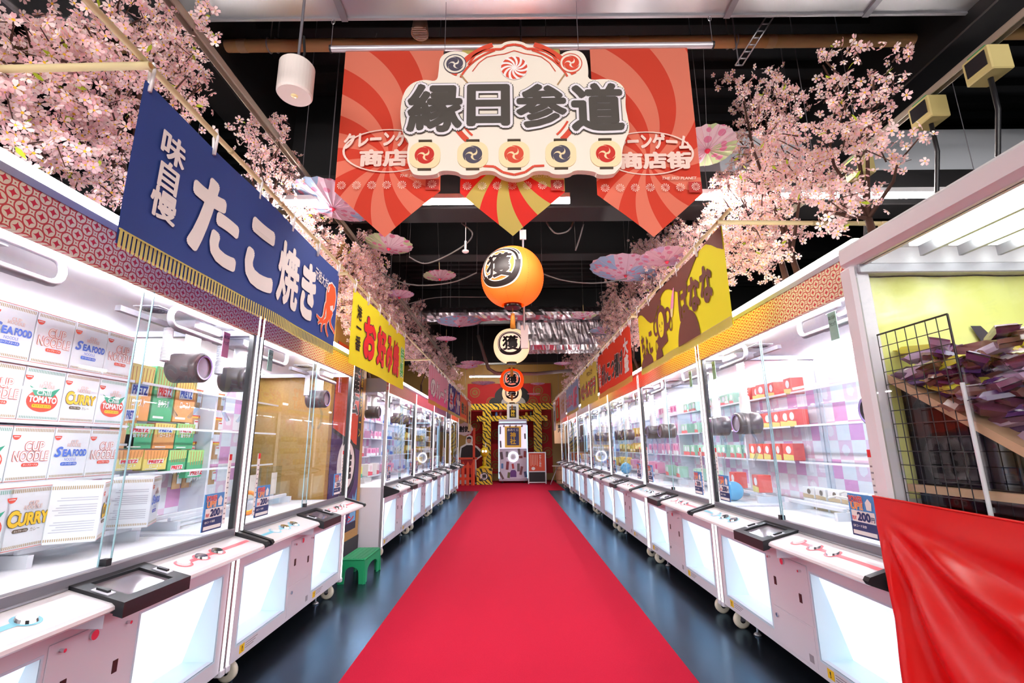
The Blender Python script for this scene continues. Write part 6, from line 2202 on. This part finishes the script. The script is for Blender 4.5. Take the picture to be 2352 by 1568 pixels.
# tiger pedestal with yellow lamp figure
t = thing('striped_pedestal', 'small tiger-striped pedestal box with a round emblem', 'pedestal', (-0.90, 15.6, 0.0085))
MB().box(-0.24, 0.24, -0.18, 0.18, 0.05, 0.44).build('box', TIGER, t)
for z in (0.0, 0.44):
    MB().box(-0.255, 0.255, -0.19, 0.19, z, z + 0.05).build('rim', TIGER, t)
MB().flat(circle(0, 0.25, 0.13), -0.182).build('emblem_ground', PAPER, t)
MB().ringflat(0, 0.25, 0.10, 0.128, -0.184, -2.6, 2.4).build('emblem_ring', BLACK_INK, t)
txt(t, '勝', (-0.07, 0.18, 0.07, 0.32), BLACK_INK, -0.185, 0.04)
t = thing('yellow_figure', 'glossy yellow round-headed figure with white eyes on the striped pedestal', 'figure', (-0.90, 15.6, 0.4985))
YG = M('figure_yellow', 'ecc818', 0.25)
MB().lathe([(0.0, 0.0), (0.2, 0.0), (0.16, 0.05), (0.06, 0.08), (0.04, 0.2), (0.06, 0.3), (0.05, 0.36)], 20).build('body', YG, t)
MB().lathe([(0.14 * sin(i * pi / 12), 0.5 - 0.16 * cos(i * pi / 12)) for i in range(13)], 22).build('head', YG, t)
for s in (-1, 1):
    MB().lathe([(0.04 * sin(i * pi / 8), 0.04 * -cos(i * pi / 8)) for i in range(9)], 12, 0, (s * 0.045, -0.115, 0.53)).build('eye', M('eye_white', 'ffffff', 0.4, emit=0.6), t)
MB().box(-0.04, 0.04, -0.15, -0.12, 0.455, 0.475, bev=0.004).build('mouth', M('mouth_orange', 'e8803a', 0.5), t)
MB().cyl((0.03, 0, 0.64), (0.03, 0, 0.80), 0.018, n=10).build('horn', PAPER, t)

# orange fence and cut-out figure
t = thing('orange_fence', 'bright orange picket fence and post by the left end wall', 'fence', (-1.45, 15.2, 0.0085))
ORF = M('fence_orange', 'e8481c', 0.5)
for x in (-0.25, -0.10, 0.05, 0.2):
    MB().poly([(x - 0.045, 0), (x + 0.045, 0), (x + 0.045, 0.62), (x, 0.72), (x - 0.045, 0.62)], -0.015, 0.015).build('picket', ORF, t)
for z in (0.16, 0.52):
    MB().box(-0.32, 0.27, 0.015, 0.04, z, z + 0.08).build('rail', ORF, t)
MB().box(0.20, 0.27, -0.03, 0.04, 0, 1.75, bev=0.008).build('tall_post', ORF, t)
MB().box(-0.32, 0.34, -0.03, 0.04, 0.78, 0.84).build('cross_rail', ORF, t)
t = thing('person_standee', 'cut-out board of a person in a dark coat and red apron behind the fence', 'standee', (-1.42, 15.75, 0.0085))
outl = [(-0.3, 0.0), (-0.3, 0.9), (-0.26, 1.15), (-0.1, 1.24), (-0.1, 1.36), (-0.07, 1.48), (0.02, 1.52), (0.1, 1.46), (0.11, 1.34), (0.1, 1.24), (0.26, 1.15), (0.42, 0.98), (0.40, 0.85), (0.22, 0.72), (0.24, 0.4), (0.32, 0.1), (0.34, 0.0)]
MB().poly([(0.0 + (x) * 1.08, z * 1.02 if z > 0 else 0) for x, z in outl], 0.0, 0.012).build('board', PAPER, t)
MB().flat([(-0.28, 0.75), (-0.24, 1.13), (-0.08, 1.22), (0.09, 1.22), (0.24, 1.13), (0.40, 0.96), (0.37, 0.87), (0.2, 0.78), (0.18, 0.74)], -0.001).build('dark_coat', M('coat_dark', '2c2024', 0.7), t)
MB().flat([(-0.27, 0.3), (-0.26, 0.76), (0.17, 0.74), (0.2, 0.3)], -0.002).build('red_apron', M('apron_red', 'c02a2c', 0.7), t)
MB().flat([(0.0, 0.04), (0.0, 0.32), (0.2, 0.32), (0.28, 0.1), (0.3, 0.04)], -0.0015).build('dark_trousers', M('trousers_brown', '5a2424', 0.7), t)
hd = MB().flat(circle(0.0, 1.36, 0.085, 20, 0.85), -0.002).build('face', M('standee_skin', 'd8a284', 0.7), t)
MB().flat([(-0.075, 1.38), (-0.07, 1.46), (0.0, 1.49), (0.07, 1.46), (0.075, 1.38), (0.05, 1.42), (-0.05, 1.42)], -0.003).build('hair', M('standee_hair', '1c1416', 0.7), hd)
fc = MB()
for s in (-1, 1):
    fc.flat(circle(s * 0.03, 1.365, 0.008, 8), -0.003)
fc.flat([(-0.025, 1.315), (0.025, 1.315), (0.015, 1.305), (-0.015, 1.305)], -0.003)
fc.build('eyes_and_mouth', M('standee_hair'), hd)
MB().flat([(-0.01, 1.345), (0.01, 1.345), (0.006, 1.335), (-0.006, 1.335)], -0.003).build('nose', M('standee_nose', 'b87a5c', 0.7), hd)
MB().tube([(0.0, 0.012, 0.6), (0.0, 0.25, 0.0)], 0.01, 5).build('prop', WHITE, t)
t = thing('scalloped_board', 'pale scalloped board with dark letters above the orange fence', 'board', (-1.50, 15.0, 1.72))
pts = []
for k in range(40):
    a = 2 * pi * k / 40
    q = 1 + 0.06 * cos(a * 8)
    pts.append((cos(a) * 0.26 * q, sin(a) * 0.2 * q))
MB().poly(pts, 0, 0.02).build('board', M('pale_pink_board', 'f0dcdc', 0.6), t)
txt(t, '射的', (-0.17, -0.1, 0.17, 0.1), BLACK_INK, -0.003, 0.06)
MB().cyl((0, 0.02, 0.18), (0, 0.02, 3.2), 0.004, n=5).build('hanging_cord', ALUD, t)
t = thing('wooden_plaque', 'tan wooden plaque with dark brush marks by the last right machine', 'plaque', (1.44, 14.5, 1.25))
MB().box(-0.17, 0.17, 0, 0.02, 0, 0.62).build('board', M('plaque_wood', 'cda67c', 0.6), t)
txt(t, '案内', (-0.06, 0.32, 0.06, 0.56), BLACK_INK, -0.003, 0.04, vertical=True)
MB().cyl((0, 0.01, 0.62), (0, 0.01, 3.68), 0.003, n=5).build('hanging_cord', ALUD, t)

# ------------------------------------------------------------------ candy case with the red satin cloth at the right
CX0, CX1, CYa, CYb, CZ = 1.34, 2.28, 0.30, 1.822, 1.975
t = thing('candy_case', 'white framed glass candy case in the right foreground', 'display case')
CW = M('case_white', 'ebe4ea', 0.35)
g = 0.075
for (x0, x1, y0, y1) in ((CX0, CX0 + g, CYb - g, CYb), (CX0, CX0 + g, CYa, CYa + g), (CX1 - g, CX1, CYb - g, CYb), (CX1 - g, CX1, CYa, CYa + g)):
    MB().box(x0, x1, y0, y1, 0.0, CZ - 0.09, bev=0.012).build('corner_post', CW, t)
MB().box(CX0, CX0 + g, CYa, CYb, CZ - 0.095, CZ, bev=0.02).build('top_rail', CW, t)
MB().box(CX1 - g, CX1, CYa, CYb, CZ - 0.095, CZ, bev=0.02).build('top_rail', CW, t)
for y0 in (CYa, CYb - g):
    MB().box(CX0 + g, CX1 - g, y0, y0 + g, CZ - 0.095, CZ, bev=0.01).build('end_rail', CW, t)
MB().box(CX0 + 0.02, CX1 - 0.02, CYa + 0.02, CYb - 0.02, 0.05, 0.96).build('base_cabinet', CW, t)
MB().box(CX0 + g, CX1 - g, CYb - 0.03, CYb - 0.012, 0.96, 1.90).build('end_wall', M('case_end_white', 'e8e4dc', 0.5), t)
def yel_mat():
    m = M('case_yellow_sheet', 'e8e884', 0.12, spec=0.7)
    n = NT(m)
    f = n.noise(5.0, 3)
    n.link(n.mix(f, S('dcdc62'), S('f2f2b4')), n.b.inputs['Base Color'])
    n.bump(n.noise(4.0, 2), 0.25, 0.03)
    return m


yw = MB()
nx, nz = 16, 12
vs = [(CX0 + g * 0.3 + (CX1 - CX0 - g) * i / nx, CYb - 0.045 + 0.006 * sin(i * 1.3 + j) + 0.005 * sin(j * 1.9), 1.0 + 0.84 * j / nz) for j in range(nz + 1) for i in range(nx + 1)]
yw.add(vs, [(j * (nx + 1) + i, j * (nx + 1) + i + 1, (j + 1) * (nx + 1) + i + 1, (j + 1) * (nx + 1) + i) for j in range(nz) for i in range(nx)], 0, True)
yw.build('yellow_sheet', yel_mat(), t)
MB().flat([(1.80, 1.42), (1.90, 1.42), (1.895, 1.50), (1.86, 1.58), (1.815, 1.635), (1.775, 1.635), (1.81, 1.56)], CYb - 0.058).build('dark_tail_print', M('tail_dark', '3a3240', 0.6), t)
MB().box(CX0 + 0.02, CX1 - g, CYb - 0.09, CYb - 0.04, 1.845, 1.885, bev=0.004).build('grey_header', M('header_grey', 'b4b0b8', 0.4, 0.2), t)
MB().box(CX0 + 0.01, CX1 - 0.01, CYa + 0.01, CYb - 0.01, 1.955, 1.97).build('case_ceiling', M('case_ceiling_white', 'eef0f2', 0.4), t)
CASEL = M('case_lamp_light', 'ffffff', emit=4.0, ehex='f8fff8')
for k in range(5):
    x = CX0 + 0.17 + 0.15 * k
    MB().box(x, x + 0.035, CYa + 0.1, CYb - 0.16, 1.925, 1.945).build('case_lamp', CASEL, t)
    MB().box(x + 0.07, x + 0.085, CYa + 0.1, CYb - 0.12, 1.90, 1.95).build('louvre', ALU, t)
MB().box(CX0 + 0.012, CX0 + 0.018, CYa + g, CYb - g, 0.98, CZ - 0.095).build('glass_pane', GLASS, t)
# tilted wooden shelf, wire grid, black sheet for the shade below
sy0, sy1, sz0, sz1 = 1.74, 1.08, 1.445, 1.03


def shz(y):
    return sz0 + (y - sy0) / (sy1 - sy0) * (sz1 - sz0)


s = MB()
for x0, x1 in ((CX0 + 0.06, CX0 + 0.10), (CX0 + 0.10, CX1 - 0.12)):
    th = 0.03 if x0 < CX0 + 0.08 else 0.012
    vs = [(x, y, shz(y) + h) for h in (-th, 0.0) for y in (sy1, sy0) for x in (x0, x1)]
    s.add(vs, [(0, 2, 3, 1), (4, 5, 7, 6), (0, 1, 5, 4), (2, 6, 7, 3), (0, 4, 6, 2), (1, 3, 7, 5)])
s.build('tilted_shelf', M('case_pine', 'd0a884', 0.55), t)
dk = MB().add([(CX0 + 0.10, sy1, 0.965), (CX0 + 0.10, sy0, 0.965), (CX0 + 0.10, sy0, sz0 - 0.02), (CX0 + 0.10, sy1, sz1 - 0.02)], [(0, 3, 2, 1)])
dk.build('dark_inside_sheet', M('case_shade_black', '0d0b0c', 0.05, spec=0.9), t)  # added black gloss sheet standing in for the unlit inside under the shelf
wr = MB()
X = CX0 + 0.045
for k in range(8):
    y = 1.735 - 0.042 * k
    wr.cyl((X, y, 0.97), (X, y, 1.595), 0.0016 if k < 7 else 0.0035, n=5)
for k in range(14):
    wr.cyl((X, 1.735, 0.978 + 0.0475 * k), (X, 1.441, 0.978 + 0.0475 * k), 0.0016 if k < 13 else 0.0035, n=5)
wr.build('wire_grid', M('wire_black', '1a1a1e', 0.4), t)
MB().cyl((CX0 + 0.035, 1.43, 0.965), (CX0 + 0.035, 1.43, 1.375), 0.006, n=8).build('white_rod', M('rod_white', 'f4f4f6', 0.4), t)
MB().box(CX0 + 0.06, CX0 + 0.085, sy1, sy0, 1.03, 1.055).build('lower_plank', M('case_pine'), t)

# snack bars
WR = [M('wrap_purple', '5a3070', 0.2, spec=0.8), M('wrap_plum', '7a3a5e', 0.2, spec=0.8), M('wrap_mauve', 'c8a8c8', 0.2, spec=0.8), M('wrap_yellow', 'e8d84a', 0.2, spec=0.8), M('wrap_brown', '8a5a52', 0.2, spec=0.8)]


def snack_mesh(i):
    b = MB()
    L_, w_, h_ = 0.085, 0.02, 0.011
    xs = [-L_, -L_ * 0.86, -L_ * 0.7, 0, L_ * 0.7, L_ * 0.86, L_]
    hs = [0.0006, 0.0008, 1.0, 1.0, 1.0, 0.0008, 0.0006]
    n = 8
    vs = []
    for k, x in enumerate(xs):
        for j in range(n):
            a = 2 * pi * j / n
            hh = h_ * (1 if hs[k] == 1.0 else 0.08)
            vs.append((x + (0.002 if (k in (0, 6) and j % 2) else 0), max(-1, min(1, cos(a) * 1.35)) * w_ * (1.0 if hs[k] == 1 else 1.1), max(-1, min(1, sin(a) * 1.35)) * hh + h_))
    fs = [(k * n + j, k * n + (j + 1) % n, (k + 1) * n + (j + 1) % n, (k + 1) * n + j) for k in range(6) for j in range(n)]
    mi = 0
    b.add(vs, fs, 0, False)
    return b.mesh('wrapper', WR[i])


SNM = [snack_mesh(i) for i in range(5)]
LBM = MB().add([(-0.052, -0.0105, 0.0225), (0.045, -0.0105, 0.0225), (0.045, 0.006, 0.0225), (-0.052, 0.0105, 0.0225)], [(0, 1, 2, 3)]).mesh('printed_label', M('wrap_label_white', 'efe6ee', 0.3))
sr = random.Random(11)
cnt = 0
names = ('purple', 'plum', 'pale mauve', 'yellow', 'brown')
for k in range(150):
    i = sr.choice((0, 0, 1, 1, 2, 2, 3, 4, 4))
    y = sr.uniform(1.16, 1.68)
    x = sr.uniform(CX0 + 0.09, CX0 + 0.16) if k % 2 else sr.uniform(CX0 + 0.16, CX0 + 0.50)
    top_ = 1.50 + 0.03 * sin(x * 30) - (0.05 if x < CX0 + 0.14 else 0.0)
    lo_ = shz(y) + 0.015
    z = lo_ + (max(top_, lo_ + 0.02) - lo_) * sr.random() ** 0.8
    o = thing('snack_bar', '%s wrapped snack bar in the heap inside the candy case' % names[i], 'snack bar', (x, y, z), group='%s snack bars heaped in the candy case' % names[i])
    o.rotation_euler = (sr.uniform(-0.5, 0.5), sr.uniform(-0.3, 0.3), sr.gauss(1.2, 0.7))
    o.scale = (1.15, 1.25, 1.25)
    w_ = bpy.data.objects.new('wrapper', SNM[i])
    COL.objects.link(w_)
    w_.parent = o
    l_ = bpy.data.objects.new('printed_label', LBM)
    COL.objects.link(l_)
    l_.parent = w_

# red satin cloth draped over the lower case
def satin():
    m = M('red_satin', 'd40c0c', 0.3, spec=0.35)
    return m


c = MB()
ny, nz = 110, 90
oy, oz = 1.80, 0.955
vs = []
for j in range(nz + 1):
    v = j / nz
    z = 0.01 + (1.0 - 0.01) * v
    yf = 1.815 - 0.11 * (1 - v) ** 1.1
    for i in range(ny + 1):
        y = yf + (0.28 - yf) * i / ny
        dy, dz = oy - y, oz - z
        r = sqrt(dy * dy + dz * dz)
        th = atan2(dz, dy + 1e-6)
        f = 0.5 + 0.5 * sin(th * 15 + 1.2 * sin(th * 4.0) + r * 1.0)
        f = f ** 1.3
        amp = 0.085 * min(1.0, r * 1.5) * max(0.0, min(1.0, (1.0 - v) * 5)) * max(0.15, min(1, th * 1.6 + 0.1))
        sag = 0.012 * sin(y * 9 + z * 5) * min(1, (1 - v) * 6)
        vs.append((CX0 - 0.014 - amp * f - 0.012 * (1 - v) - abs(sag), y, z - 0.012 * sin((y - 0.3) * 2.4) * v))
o2 = len(vs)
vs += [(x + 0.002, y, z) for x, y, z in vs]
fs = []
for j in range(nz):
    for i in range(ny):
        a = j * (ny + 1) + i
        fs += [(a, a + ny + 1, a + ny + 2, a + 1), (o2 + a, o2 + a + 1, o2 + a + ny + 2, o2 + a + ny + 1)]
c.add(vs, fs, 0, True)
t = thing('red_satin_cloth', 'shiny red satin cloth draped over the lower candy case', 'cloth')
c.build('drape', satin(), t)
hm = MB()
hm.tube([vs[nz * (ny + 1) + i] for i in range(0, ny + 1, 3)], 0.004, 6)
hm.build('top_hem', satin(), t)
